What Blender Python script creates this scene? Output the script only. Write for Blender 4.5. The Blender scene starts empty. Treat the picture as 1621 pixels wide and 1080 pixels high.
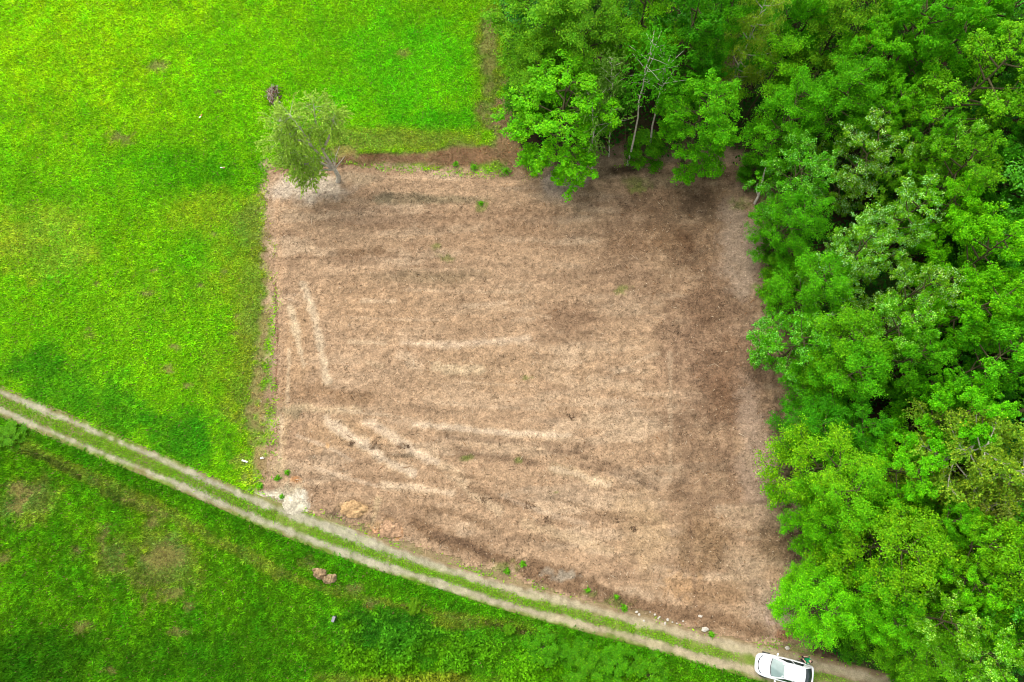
import bpy, math, random
import numpy as np
from mathutils import Vector, Matrix

# ------------------------------------------------------------------ camera, sky, sun, exposure
S = bpy.context.scene
C = S.collection
CAM_H, TILT, FPX = 56.0, math.radians(17.0), 1080.0        # drone height, pitch off straight-down, focal length in photo pixels
cam = bpy.data.cameras.new('camera'); co = bpy.data.objects.new('camera', cam); C.objects.link(co)
cam.sensor_fit = 'HORIZONTAL'; cam.sensor_width = 36.0; cam.lens = 36.0 * FPX / 1621.0
cam.clip_start = 0.5; cam.clip_end = 6000
co.location = (0, 0, CAM_H); co.rotation_euler = (TILT, 0, 0)
S.camera = co

SUN_EL, SUN_AZ = math.radians(58), math.radians(-35)        # high, from the upper left, behind thin cloud
w = bpy.data.worlds.new('World'); S.world = w; w.use_nodes = True
nt = w.node_tree; bg = nt.nodes['Background']
sky = nt.nodes.new('ShaderNodeTexSky'); sky.sky_type = 'NISHITA'; sky.sun_disc = False
sky.sun_elevation = SUN_EL; sky.sun_rotation = SUN_AZ; sky.air_density = 1.0; sky.dust_density = 4.0; sky.ozone_density = 0.6
hs = nt.nodes.new('ShaderNodeHueSaturation'); hs.inputs['Saturation'].default_value = 0.22   # thin overcast: the blue is washed out
nt.links.new(sky.outputs[0], hs.inputs['Color']); nt.links.new(hs.outputs[0], bg.inputs['Color'])
bg.inputs['Strength'].default_value = 0.15
sl = bpy.data.lights.new('sun', 'SUN'); so = bpy.data.objects.new('sun', sl); C.objects.link(so)
sl.energy = 1.3; sl.angle = math.radians(60); sl.color = (1.0, 0.965, 0.9)
so.rotation_euler = (math.pi / 2 - SUN_EL, 0, -SUN_AZ + math.pi)
so.location = (0, 0, 80)
S.view_settings.view_transform = 'Standard'; S.view_settings.look = 'None'
S.view_settings.gamma = 1.0; S.view_settings.exposure = 0.98
S.cycles.filter_width = 1.05; S.cycles.max_bounces = 8; S.cycles.diffuse_bounces = 6; S.cycles.transmission_bounces = 6

# ------------------------------------------------------------------ helpers
ct, st = math.cos(TILT), math.sin(TILT)
def G(px, py, z=0.0):
    """photo pixel -> world x, y on the level z"""
    u = (px - 810.5) / FPX; v = (540.0 - py) / FPX
    k = (CAM_H - z) / (ct - v * st)
    return np.array([k * u, k * (v * ct + st)])
def mpp(px, py, z=0.0):
    v = (540.0 - py) / FPX
    k = (CAM_H - z) / (ct - v * st)
    return k / FPX, k / FPX / (ct - v * st)                  # metres per pixel across, and along the ground away from the camera
def GP(pts): return np.array([G(*p) for p in pts])

def lin(c):
    c = np.asarray(c, float) / 255.0
    return np.where(c <= 0.04045, c / 12.92, ((c + 0.055) / 1.055) ** 2.4)
EV = 1.55
def A(*c): return lin(c) / EV                                # a colour as photographed -> base colour

def _hash(ix, iy, seed):
    h = (ix.astype(np.int64) * 374761393 + iy.astype(np.int64) * 668265263 + seed * 1442695041) & 0xFFFFFFFF
    h = ((h ^ (h >> 13)) * 1274126177) & 0xFFFFFFFF
    return ((h ^ (h >> 16)) & 0xFFFF) / 65535.0
def vn(x, y, s, seed=0):
    x = x / s; y = y / s
    ix = np.floor(x); iy = np.floor(y); fx = x - ix; fy = y - iy
    fx = fx * fx * (3 - 2 * fx); fy = fy * fy * (3 - 2 * fy)
    a = _hash(ix, iy, seed); b = _hash(ix + 1, iy, seed); c = _hash(ix, iy + 1, seed); d = _hash(ix + 1, iy + 1, seed)
    return (a * (1 - fx) + b * fx) * (1 - fy) + (c * (1 - fx) + d * fx) * fy
def fbm(x, y, s, seed=0, o=4):
    t = 0; a = 1; n = 0
    for i in range(o):
        t = t + a * vn(x + 17.3 * i, y - 9.1 * i, s, seed + i); n += a; a *= 0.55; s *= 0.5
    return t / n
def sstep(a, b, x):
    t = np.clip((x - a) / (b - a), 0, 1); return t * t * (3 - 2 * t)

def inside(poly, x, y):
    r = np.zeros(x.shape, bool); n = len(poly)
    for i in range(n):
        x1, y1 = poly[i]; x2, y2 = poly[(i + 1) % n]
        if y1 == y2: continue
        c = ((y1 > y) != (y2 > y)) & (x < (x2 - x1) * (y - y1) / (y2 - y1) + x1)
        r ^= c
    return r
def dline(pts, x, y, closed=False):
    d = np.full(x.shape, 1e9); pts = list(pts)
    if closed: pts = pts + [pts[0]]
    for (x1, y1), (x2, y2) in zip(pts[:-1], pts[1:]):
        dx, dy = x2 - x1, y2 - y1; L = dx * dx + dy * dy + 1e-9
        t = np.clip(((x - x1) * dx + (y - y1) * dy) / L, 0, 1)
        d = np.minimum(d, np.hypot(x - x1 - t * dx, y - y1 - t * dy))
    return d

def mesh_np(name, verts, faces, tint=None, smooth=False):
    """faces: (N,k) int array or list of such arrays"""
    me = bpy.data.meshes.new(name)
    fl = faces if isinstance(faces, list) else [faces]
    fl = [np.asarray(f, np.int32) for f in fl if len(f)]
    me.vertices.add(len(verts)); me.vertices.foreach_set('co', np.asarray(verts, np.float32).ravel())
    loops = np.concatenate([f.ravel() for f in fl])
    tot = np.concatenate([np.full(len(f), f.shape[1], np.int32) for f in fl])
    start = np.concatenate([[0], np.cumsum(tot)[:-1]]).astype(np.int32)
    me.loops.add(len(loops)); me.loops.foreach_set('vertex_index', loops.astype(np.int32))
    me.polygons.add(len(tot)); me.polygons.foreach_set('loop_start', start)
    if smooth: me.polygons.foreach_set('use_smooth', np.ones(len(tot), bool))
    me.update(calc_edges=True)
    if tint is not None:
        ca = me.color_attributes.new('tint', 'FLOAT_COLOR', 'POINT')
        t4 = np.ones((len(verts), 4), np.float32); t4[:, :3] = tint
        ca.data.foreach_set('color', t4.ravel())
    return me
def obj(name, me, mat=None, parent=None, loc=None):
    o = bpy.data.objects.new(name, me); C.objects.link(o)
    if mat is not None and me is not None and not me.materials: me.materials.append(mat)
    if parent is not None: o.parent = parent
    if loc is not None: o.location = loc
    return o
def tag(o, label, cat, group=None, kind=None):
    o['label'] = label; o['category'] = cat
    if group: o['group'] = group
    if kind: o['kind'] = kind
    return o
def empty(name, loc, rz=0):
    o = bpy.data.objects.new(name, None); C.objects.link(o); o.location = loc; o.rotation_euler = (0, 0, rz)
    o.empty_display_size = 0.3
    return o

def new_mat(name, base=(0.5, 0.5, 0.5), rough=0.8, spec=0.3, metal=0.0):
    m = bpy.data.materials.new(name); m.use_nodes = True
    b = m.node_tree.nodes['Principled BSDF']
    b.inputs['Base Color'].default_value = (*base, 1); b.inputs['Roughness'].default_value = rough
    b.inputs['Specular IOR Level'].default_value = spec; b.inputs['Metallic'].default_value = metal
    return m, m.node_tree, b
def noisy(name, base, rough=0.8, spec=0.3, scale=8.0, amt=0.35, bump=0.0, metal=0.0):
    """a surface of one colour with procedural mottling"""
    m, t, b = new_mat(name, base, rough, spec, metal)
    tc = t.nodes.new('ShaderNodeTexCoord'); n = t.nodes.new('ShaderNodeTexNoise')
    n.inputs['Scale'].default_value = scale; n.inputs['Detail'].default_value = 6
    t.links.new(tc.outputs['Object'], n.inputs['Vector'])
    r = t.nodes.new('ShaderNodeMapRange'); r.inputs['From Min'].default_value = 0.3; r.inputs['From Max'].default_value = 0.7
    r.inputs['To Min'].default_value = 1 - amt; r.inputs['To Max'].default_value = 1 + amt
    t.links.new(n.outputs['Fac'], r.inputs['Value'])
    mx = t.nodes.new('ShaderNodeMix'); mx.data_type = 'RGBA'; mx.blend_type = 'MULTIPLY'; mx.inputs['Factor'].default_value = 1
    mx.inputs['A'].default_value = (*base, 1); t.links.new(r.outputs['Result'], mx.inputs['B'])
    t.links.new(mx.outputs['Result'], b.inputs['Base Color'])
    if bump:
        bp = t.nodes.new('ShaderNodeBump'); bp.inputs['Strength'].default_value = bump; bp.inputs['Distance'].default_value = 0.05
        t.links.new(n.outputs['Fac'], bp.inputs['Height']); t.links.new(bp.outputs[0], b.inputs['Normal'])
    return m
def tinted(name, rough=0.9, spec=0.1, fine=(9.0, 0.28), coarse=(2.0, 0.15), bump=0.6, leaf=0.0, objcol=False):
    """base colour from the mesh's own 'tint' colours, with procedural grain; leaf > 0 lets light through"""
    m, t, b = new_mat(name, (0.5, 0.5, 0.5), rough, spec)
    at = t.nodes.new('ShaderNodeAttribute'); at.attribute_name = 'tint'
    col = at.outputs['Color']
    if objcol:
        oi = t.nodes.new('ShaderNodeObjectInfo')
        mx = t.nodes.new('ShaderNodeMix'); mx.data_type = 'RGBA'; mx.blend_type = 'MULTIPLY'; mx.inputs['Factor'].default_value = 1
        t.links.new(col, mx.inputs['A']); t.links.new(oi.outputs['Color'], mx.inputs['B']); col = mx.outputs['Result']
    tc = t.nodes.new('ShaderNodeTexCoord'); last = None
    for sc, am in ((fine, coarse) if fine else ()):
        n = t.nodes.new('ShaderNodeTexNoise'); n.inputs['Scale'].default_value = sc; n.inputs['Detail'].default_value = 5
        t.links.new(tc.outputs['Object'], n.inputs['Vector'])
        r = t.nodes.new('ShaderNodeMapRange'); r.inputs['From Min'].default_value = 0.3; r.inputs['From Max'].default_value = 0.7
        r.inputs['To Min'].default_value = 1 - am; r.inputs['To Max'].default_value = 1 + am
        t.links.new(n.outputs['Fac'], r.inputs['Value'])
        mx = t.nodes.new('ShaderNodeMix'); mx.data_type = 'RGBA'; mx.blend_type = 'MULTIPLY'; mx.inputs['Factor'].default_value = 1
        t.links.new(col, mx.inputs['A']); t.links.new(r.outputs['Result'], mx.inputs['B']); col = mx.outputs['Result']
        if last is None: last = n
    t.links.new(col, b.inputs['Base Color'])
    if bump and last:
        bp = t.nodes.new('ShaderNodeBump'); bp.inputs['Strength'].default_value = bump; bp.inputs['Distance'].default_value = 0.06
        t.links.new(last.outputs['Fac'], bp.inputs['Height']); t.links.new(bp.outputs[0], b.inputs['Normal'])
    if leaf:
        tr = t.nodes.new('ShaderNodeBsdfTranslucent'); t.links.new(col, tr.inputs['Color'])
        ms = t.nodes.new('ShaderNodeMixShader'); ms.inputs[0].default_value = leaf
        out = t.nodes['Material Output']
        t.links.new(b.outputs[0], ms.inputs[1]); t.links.new(tr.outputs[0], ms.inputs[2]); t.links.new(ms.outputs[0], out.inputs['Surface'])
    return m

M_ground = tinted('soil_and_turf')
M_lot = tinted('mulched_soil', fine=(7.0, 0.34), coarse=(2.2, 0.12), bump=0.9)
M_track = tinted('gravel', fine=(16.0, 0.22), coarse=(3.0, 0.12), bump=0.6)
M_blade = tinted('grass_blades', rough=0.7, spec=0.06, fine=None, bump=0, leaf=0.25)
M_chip = tinted('wood_chips', rough=0.9, spec=0.1, fine=None, bump=0)
M_leaf = tinted('leaves', rough=0.5, spec=0.09, fine=None, bump=0, leaf=0.36, objcol=True)
M_bark = noisy('grey_brown_bark', A(92, 88, 58), 0.9, 0.1, 6, 0.4, 0.5)
M_birch = noisy('pale_birch_bark', A(226, 216, 196), 0.8, 0.2, 5, 0.35, 0.3)

# ------------------------------------------------------------------ layout on the ground (metres)
LOT = GP([(427,262),(470,258),(540,258),(600,266),(700,272),(800,280),(860,284),(920,268),(1000,258),(1080,258),(1180,262),(1212,330),(1222,400),(1232,500),
          (1245,620),(1255,720),(1285,820),(1300,900),(1262,960),(1246,1016),(1180,1016),(1100,996),(1000,966),(913,942),(840,920),(755,898),(680,872),
          (600,846),(520,818),(470,802),(430,784),(412,776),(425,750),(437,690),(432,600),(436,500),(431,430),(426,350),(424,300)])
RUT_U = GP([(-60,592),(0,621),(93,659),(185,698),(296,746),(380,783),(450,811),(544,844),(638,879),(755,917),(800,932),(913,957),(1027,989),(1141,1020),(1197,1032),(1300,1055),(1400,1080),(1500,1110)])
RUT_L = GP([(-60,622),(0,649),(93,689),(185,726),(296,772),(380,810),(474,849),(591,891),(708,926),(800,958),(913,986),(1027,1016),(1141,1050),(1197,1064),(1290,1088),(1380,1115),(1480,1146)])
WOOD = GP([(770,-260),(785,-60),(800,60),(812,170),(832,262),(862,284),(920,268),(1000,258),(1080,258),(1180,262),(1212,330),(1222,400),(1232,500),(1245,620),(1255,720),
           (1285,820),(1300,900),(1262,960),(1246,1016),(1300,1040),(1420,1072),(1560,1105),(1900,1180),(2300,700),(2300,-260)])
def hg(x, y): return 0.16 * (vn(x, y, 6.0, 5) - 0.5) + 0.10 * (vn(x, y, 2.6, 8) - 0.5)

def resample(pts, step):
    pts = np.asarray(pts); seg = np.hypot(*(pts[1:] - pts[:-1]).T); s = np.concatenate([[0], np.cumsum(seg)])
    q = np.arange(0, s[-1], step)
    P = np.stack([np.interp(q, s, pts[:, 0]), np.interp(q, s, pts[:, 1])], 1)
    k = 9; ker = np.ones(k) / k                                 # round the corners
    for j in range(2):
        pad = np.concatenate([np.full(k // 2, P[0, j]), P[:, j], np.full(k // 2, P[-1, j])])
        P[:, j] = np.convolve(pad, ker, 'valid')
    return P
RU = resample(RUT_U, 0.6); RL = resample(RUT_L, 0.6)

class Paint:
    """soft patches of a differing surface colour, given where they lie on the ground"""
    def __init__(s): s.ops = []
    def blob(s, px, py, rx, ry, col, a=0.8, ang=0.0):
        c = G(px, py); mx, my = mpp(px, py); s.ops.append(('b', c, rx * mx, ry * my, A(*col), a, ang)); return s
    def line(s, pts, wpx, col, a=0.7):
        m = mpp(*pts[0])[0]; s.ops.append(('l', GP(pts), wpx * m, None, A(*col), a, 0)); return s
    def apply(s, x, y, col):
        wx = (fbm(x, y, 2.2, 71, 3) - 0.5); wy = (fbm(x, y, 0.8, 91, 3) - 0.5); wz = (fbm(x, y, 0.38, 95, 2) - 0.5)
        for kind, c, r1, r2, q, a, ang in s.ops:
            if kind == 'b':
                dx, dy = x - c[0], y - c[1]
                if ang: dx, dy = dx * math.cos(ang) + dy * math.sin(ang), -dx * math.sin(ang) + dy * math.cos(ang)
                d = np.sqrt((dx / r1) ** 2 + (dy / r2) ** 2) + wx * 0.9 + wy * 0.6 + wz * (1.5 if r1 < 1.6 else .3)
                wgt = (1 - sstep(0.30, 1.1, d)) * min(1, a * 1.2)
            else:
                d = dline(c, x, y) / (r1 * 0.5) + wx * 0.7 + wy * 1.1 + wz * .8
                wgt = (1 - sstep(0.3, 1.3, d)) * min(1, a * 1.45)
            col += (q - col) * wgt[:, None]
        return col

# --- colours of the meadow
PM = Paint()
PM.blob(100,60,330,190,(124,204,14),.75).blob(420,120,200,120,(106,200,10),.6).blob(650,110,150,130,(84,190,14),.8).blob(300,270,150,55,(66,166,8),.65)
PM.blob(60,380,110,70,(128,186,50),.7).blob(170,300,130,40,(92,182,14),.5).blob(330,340,80,50,(122,186,34),.7)
PM.blob(120,620,200,55,(60,154,20),.65,-.35).blob(290,690,120,55,(56,152,20),.7,-.35).blob(60,575,70,30,(60,150,16),.6)
PM.blob(400,480,34,200,(128,160,62),.75).blob(375,420,70,110,(118,170,42),.55).blob(370,580,60,80,(104,162,34),.5).blob(405,690,26,90,(138,168,70),.7)
PM.blob(290,400,60,40,(78,176,14),.5).blob(240,480,160,60,(98,176,22),.5)
PM.blob(490,215,90,34,(88,178,18),.6).blob(640,222,180,26,(138,170,60),.7).blob(700,190,90,26,(64,176,14),.6)
PM.blob(775,110,26,130,(134,134,74),.75).blob(795,190,26,60,(140,120,88),.8).blob(760,250,70,22,(142,126,80),.85)
PM.blob(640,252,130,8,(128,104,78),.85).blob(590,247,60,9,(112,84,58),.9).blob(690,246,90,10,(150,128,92),.8).blob(740,246,90,20,(140,112,84),.85).blob(660,254,130,14,(132,106,80),.7).blob(800,230,40,30,(142,118,88),.75).blob(820,270,40,16,(150,128,98),.8).blob(545,240,40,10,(150,140,80),.7)
PM.blob(418,520,12,200,(150,140,90),.7).blob(425,360,8,80,(140,124,84),.7).blob(428,460,8,30,(206,186,150),.7).blob(416,650,12,60,(160,146,98),.7).blob(412,720,16,30,(170,152,104),.7).blob(425,740,18,30,(158,138,100),.7).blob(395,350,30,40,(132,164,64),.5)
for px, py, r in ((250,105,16),(90,196,7),(105,218,9),(190,218,20),(140,530,16),(145,520,9),(236,466,9),(246,428,6),(265,582,12),(340,372,9),(320,452,8),(278,550,9),(350,430,10),(376,500,8),(270,590,8),(184,432,6),(235,375,6),(346,146,6),(640,86,14),(375,527,9),(300,610,10),(155,450,6)):
    PM.blob(px, py, r, r * .6, (154,136,88), .55)
# --- lower field
PL = Paint()
PL.blob(60,900,200,170,(76,156,10),.7).blob(40,1050,230,80,(48,118,8),.8).blob(330,1050,260,70,(56,134,10),.7).blob(260,860,200,90,(84,158,16),.5)  # bottom-left corner patch: darker grass, with lens vignetting mixed into its colour
PL.blob(480,1000,100,70,(70,152,12),.6).blob(640,1000,150,60,(44,126,24),.75).blob(800,1030,130,55,(62,144,20),.6).blob(950,1040,180,50,(78,166,10),.75)
PL.blob(630,1078,150,18,(118,148,52),.6).blob(720,985,60,16,(112,140,40),.6).blob(820,985,50,14,(104,120,48),.6)
for px, py, rx, ry in ((30,775,30,18),(28,800,16,24),(165,850,12,26),(185,898,18,22),(255,880,44,26),(272,940,26,18),(245,825,16,10),(8,882,14,10),(130,990,18,9),(285,998,18,8),(302,960,10,10),(120,870,10,12),(230,950,8,20),(490,890,16,12),(560,930,22,10),(45,832,10,8),(590,955,14,9),(175,1060,14,8)):
    PL.blob(px, py, rx, ry, (140,124,72), .5)
PL.blob(258,890,66,60,(150,132,84),.34).blob(40,792,54,44,(150,130,84),.34).blob(180,890,34,54,(148,130,80),.34)
PL.blob(120,738,14,8,(132,176,36),.7).blob(205,788,16,9,(138,170,40),.7).blob(30,688,40,16,(128,168,40),.5)
PL.line([(20,692),(80,725),(140,752),(190,772),(240,796),(300,830),(345,858),(395,880),(440,905)], 20, (130,150,54), .42)
PL.line([(20,708),(80,728),(130,755)], 10, (66,72,30), .4).line([(150,765),(190,790),(260,815)], 14, (120,112,58), .35)
PL.line([(440,905),(520,935),(600,950),(700,972),(800,985),(880,1000)], 12, (118,138,50), .35)
PL.line([(770,985),(830,1000),(880,1010)], 9, (84,62,36), .7)
# --- bare lot
PB = Paint()
B_ = PB.blob; L_ = PB.line
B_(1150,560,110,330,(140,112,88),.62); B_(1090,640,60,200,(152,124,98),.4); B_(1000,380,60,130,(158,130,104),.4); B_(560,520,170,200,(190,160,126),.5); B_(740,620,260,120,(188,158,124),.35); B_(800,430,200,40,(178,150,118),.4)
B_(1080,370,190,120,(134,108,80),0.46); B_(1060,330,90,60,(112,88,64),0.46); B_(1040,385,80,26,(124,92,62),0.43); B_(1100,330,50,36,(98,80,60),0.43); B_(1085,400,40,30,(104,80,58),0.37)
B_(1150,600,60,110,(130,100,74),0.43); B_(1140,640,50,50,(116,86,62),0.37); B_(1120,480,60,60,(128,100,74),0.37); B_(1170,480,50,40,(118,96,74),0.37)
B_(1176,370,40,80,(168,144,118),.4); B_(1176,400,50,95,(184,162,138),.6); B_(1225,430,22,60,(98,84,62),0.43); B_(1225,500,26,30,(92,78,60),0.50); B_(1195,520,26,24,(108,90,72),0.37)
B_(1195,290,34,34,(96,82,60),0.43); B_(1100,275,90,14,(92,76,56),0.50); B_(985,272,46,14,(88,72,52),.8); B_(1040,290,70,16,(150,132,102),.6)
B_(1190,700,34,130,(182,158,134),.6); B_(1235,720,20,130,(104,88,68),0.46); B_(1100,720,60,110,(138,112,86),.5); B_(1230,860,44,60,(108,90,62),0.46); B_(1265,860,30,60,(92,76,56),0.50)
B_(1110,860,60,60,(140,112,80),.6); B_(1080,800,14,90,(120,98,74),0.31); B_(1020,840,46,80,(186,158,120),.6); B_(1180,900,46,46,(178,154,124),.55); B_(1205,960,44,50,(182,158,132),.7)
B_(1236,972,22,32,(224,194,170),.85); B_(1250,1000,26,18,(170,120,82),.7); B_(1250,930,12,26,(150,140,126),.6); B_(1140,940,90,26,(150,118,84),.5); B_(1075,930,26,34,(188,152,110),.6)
B_(490,300,70,26,(216,198,172),.85); B_(575,284,48,12,(178,156,124),.7); B_(560,256,100,8,(120,92,66),.8); B_(450,268,24,8,(128,98,72),.7)
B_(650,318,66,11,(134,122,94),.5); B_(606,314,16,11,(118,110,86),.5); B_(720,318,70,9,(140,126,96),.6); B_(700,250,150,12,(130,98,70),.6)
B_(882,292,44,26,(214,196,178),.85); B_(878,300,40,28,(190,166,140),.5); B_(600,352,110,14,(152,122,94),.5); B_(575,402,85,12,(142,112,82),.65); B_(690,440,90,18,(144,124,94),.6); B_(620,440,60,14,(158,136,106),.5)
B_(760,380,150,40,(166,136,104),.4); B_(820,345,130,30,(156,126,96),.5); B_(700,500,160,60,(180,150,116),.5); B_(560,480,120,60,(184,152,116),.5); B_(790,590,160,50,(180,150,114),.4)
B_(950,480,110,80,(162,134,104),.4); B_(900,510,60,26,(140,112,86),.5); B_(470,560,40,130,(190,156,116),.5); B_(448,540,10,100,(184,154,120),.6); B_(449,700,9,90,(200,172,132),.7)
B_(465,650,30,12,(150,136,104),.6); B_(500,620,60,24,(158,126,92),.5); B_(560,630,60,18,(150,120,88),.55); B_(540,690,90,34,(186,154,116),.6)
L_([(482,455),(492,480),(503,520),(512,560),(521,605)], 15, (214,192,158), 0.64); L_([(460,488),(470,520),(478,560)], 14, (212,190,154), 0.60); L_([(460,556),(457,600),(457,640)], 8, (206,182,146), 0.52); L_([(478,560),(482,580)],7,(204,182,148),.5)
L_([(575,478),(625,478)], 8, (212,184,148), 0.60); L_([(735,486),(800,481)], 10, (206,180,146), 0.52); L_([(555,543),(612,545)], 8, (208,182,146), 0.52); L_([(640,545),(720,547),(835,538)], 15, (210,184,150), 0.60)
L_([(690,582),(730,588),(760,586)], 17, (210,186,148), 0.56); L_([(638,566),(660,580)], 24, (206,180,146), 0.48); L_([(580,575),(605,580)], 8, (204,178,142), 0.40); L_([(800,490),(870,505)],6,(200,172,138),.4)
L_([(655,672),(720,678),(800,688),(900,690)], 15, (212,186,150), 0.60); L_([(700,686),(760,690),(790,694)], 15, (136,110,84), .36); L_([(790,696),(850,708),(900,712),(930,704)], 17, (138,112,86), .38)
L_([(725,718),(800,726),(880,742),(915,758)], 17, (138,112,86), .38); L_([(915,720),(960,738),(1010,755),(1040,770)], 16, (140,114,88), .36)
L_([(516,662),(545,684),(575,702),(610,728),(650,748)], 20, (206,182,146), 0.56); L_([(582,668),(620,690),(650,712),(690,730),(740,768),(790,810)], 20, (204,178,142), 0.56); L_([(608,768),(660,772),(716,780)], 15, (206,180,144), 0.52)
L_([(870,742),(915,752),(960,768)], 17, (204,180,140), 0.48); L_([(735,700),(790,706),(860,714)], 15, (202,174,138), 0.44); L_([(935,664),(1010,672)], 31, (196,170,136), 0.40); L_([(940,605),(1010,612)], 20, (200,174,140), 0.40); L_([(930,560),(1020,540)],16,(188,160,126),.4)
L_([(745,770),(790,790),(840,800)], 14, (140,112,84), .55); L_([(640,800),(720,812),(770,830)], 16, (150,122,92), .5); L_([(830,830),(900,850),(960,870)], 17, (204,178,140), 0.40); L_([(600,790),(596,812),(586,835)], 12, (206,182,140), 0.48)
L_([(445,660),(444,740)], 10, (206,182,146), 0.56); L_([(440,320),(442,400),(444,470)], 9, (190,158,122), .5); L_([(436,450),(440,540),(437,620)], 4, (132,96,74), .6); L_([(470,642),(520,652),(570,650)], 14, (200,176,138), 0.40)
L_([(655,828),(700,850),(760,872),(830,900),(880,925),(960,945),(1050,966),(1140,985),(1200,1002)], 30, (136,108,80), .6); L_([(690,846),(740,862),(775,880)], 12, (116,92,70), .55); L_([(840,888),(900,906),(950,930),(1000,955)], 14, (124,98,72), .5)
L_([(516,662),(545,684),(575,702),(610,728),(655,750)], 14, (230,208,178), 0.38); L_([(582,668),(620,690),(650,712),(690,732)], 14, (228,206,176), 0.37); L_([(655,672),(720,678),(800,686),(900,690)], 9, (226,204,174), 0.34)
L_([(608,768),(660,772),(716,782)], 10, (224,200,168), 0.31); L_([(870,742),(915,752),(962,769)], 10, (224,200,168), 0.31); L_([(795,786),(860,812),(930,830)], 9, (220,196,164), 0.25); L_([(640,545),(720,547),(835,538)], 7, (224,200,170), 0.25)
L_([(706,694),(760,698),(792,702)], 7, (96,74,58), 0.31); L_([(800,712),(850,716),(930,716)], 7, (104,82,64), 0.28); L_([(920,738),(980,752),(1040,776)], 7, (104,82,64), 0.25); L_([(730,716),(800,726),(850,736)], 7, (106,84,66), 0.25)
L_([(470,690),(515,706),(560,730)], 6, (214,190,158), 0.45); L_([(500,740),(550,758),(600,770)], 6, (214,190,158), 0.4); L_([(540,650),(590,657),(640,660)], 6, (210,186,152), 0.4); L_([(700,640),(780,646),(860,648)], 6, (206,180,146), 0.4); L_([(730,606),(790,610),(850,612)], 5, (206,180,146), 0.35); L_([(560,505),(630,507),(700,508)], 5, (206,180,146), 0.35); L_([(640,460),(735,463),(830,464)], 6, (200,174,140), 0.35); L_([(600,425),(680,428),(760,430)], 5, (196,168,134), 0.3); L_([(560,375),(630,372),(700,372)], 6, (196,168,134), 0.3); L_([(840,640),(900,642),(960,640)], 6, (206,180,146), 0.35); L_([(560,790),(600,813),(640,830)], 8, (146,116,86), 0.4); L_([(680,742),(730,754),(780,760)], 8, (150,122,92), 0.4); L_([(560,752),(625,760),(690,760)], 7, (152,124,94), 0.35); L_([(500,330),(600,335),(700,338)], 9, (156,126,98), 0.3); L_([(480,410),(560,410),(640,408)], 8, (148,118,90), 0.35); L_([(820,440),(910,447),(1000,450)], 8, (156,128,100), 0.3); L_([(880,790),(960,814),(1040,830)], 8, (150,122,92), 0.35); L_([(760,830),(830,849),(900,860)], 7, (152,124,94), 0.35); L_([(1060,560),(1060,663),(1060,760)], 7, (196,172,140), 0.3); L_([(1090,820),(1095,892),(1100,960)], 7, (140,112,86), 0.35); L_([(960,600),(1000,577),(1040,560)], 8, (200,176,144), 0.35); 
B_(893,911,20,8,(166,154,132),.7); B_(870,906,12,7,(168,156,134),.5)
B_(560,808,34,14,(212,176,126),.75); B_(528,815,18,14,(120,100,78),.8); B_(538,830,20,9,(138,122,102),.6); B_(622,840,16,14,(206,150,100),.8); B_(590,846,26,10,(206,150,112),.8); B_(600,830,30,12,(206,170,122),.6)
B_(470,797,27,20,(204,192,164),.7); B_(436,786,40,16,(202,190,160),.7); B_(450,770,26,18,(190,168,136),.6); B_(440,755,20,26,(170,150,112),.5); B_(468,760,8,6,(208,150,96),.7)
B_(595,706,10,6,(120,96,74),.4); B_(557,703,8,5,(120,98,76),.4); B_(637,708,12,6,(122,98,76),.4); B_(640,722,22,5,(112,98,76),.5); B_(520,706,5,6,(222,176,116),.6)
for px, py, r in ((762,324,11),(762,332,14),(705,410,16),(690,392,9),(745,725,9),(835,600,12),(880,780,10),(1175,325,20),(1000,290,30),(1010,300,20),(1210,415,14),(1200,455,12),(985,460,16),(820,730,10),(735,728,9),(800,900,30),(930,938,14),(975,955,22)):
    PB.blob(px, py, r, r * .5, (122,138,58), .5)
PG = Paint()
PG.blob(436,788,48,17,(218,208,184),.85).blob(456,776,24,12,(200,184,150),.7).blob(402,778,16,8,(190,182,156),.7).blob(470,797,30,20,(218,208,184),.85)
# --- forest floor
PF = Paint()
PF.blob(1040,190,60,70,(72,54,40),.6).blob(1190,230,40,60,(66,52,38),.6).blob(1330,1045,60,14,(96,70,58),.6)

def soil_lot(x, y):
    n1 = fbm(x * .22, y, .9, 3, 4); n2 = fbm(x, y, 5.0, 21, 4); n3 = fbm(x, y, 0.45, 33, 3)
    a = A(186,156,122); b = A(152,124,96); c = A(206,180,146)
    rake = vn(x * .05, y, .42, 57) * .6 + vn(x * .09 + 5, y, .2, 59) * .4
    col = a + (b - a) * (.5 * sstep(.46, .62, n1 * .75 + n2 * .25))[:, None] + (c - a) * (sstep(.52, .70, fbm(x * .22, y, 1.1, 55, 3)) * .65)[:, None]
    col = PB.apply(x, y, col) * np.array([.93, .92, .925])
    col = PG.apply(x, y, col)
    return col * (.92 + .15 * rake)[:, None] * (0.80 + 0.40 * n3)[:, None] * (0.82 + 0.36 * vn(x * .6, y, 0.16, 9))[:, None]
def grass_col(x, y):
    """colour of the sward, and how much of it is bare / straw (0..1)"""
    up = above_track(x, y)
    a = A(98,184,14); b = A(72,152,10)
    col = np.where(up[:, None], a, b) * np.ones((len(x), 3))
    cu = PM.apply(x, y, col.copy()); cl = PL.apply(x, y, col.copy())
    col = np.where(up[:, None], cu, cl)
    return col
_axy = np.array(sorted([tuple(p) for p in (RU[:min(len(RU), len(RL))] + RL[:min(len(RU), len(RL))]) / 2]))
def above_track(x, y): return y > np.interp(x, _axy[:, 0], _axy[:, 1])
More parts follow.
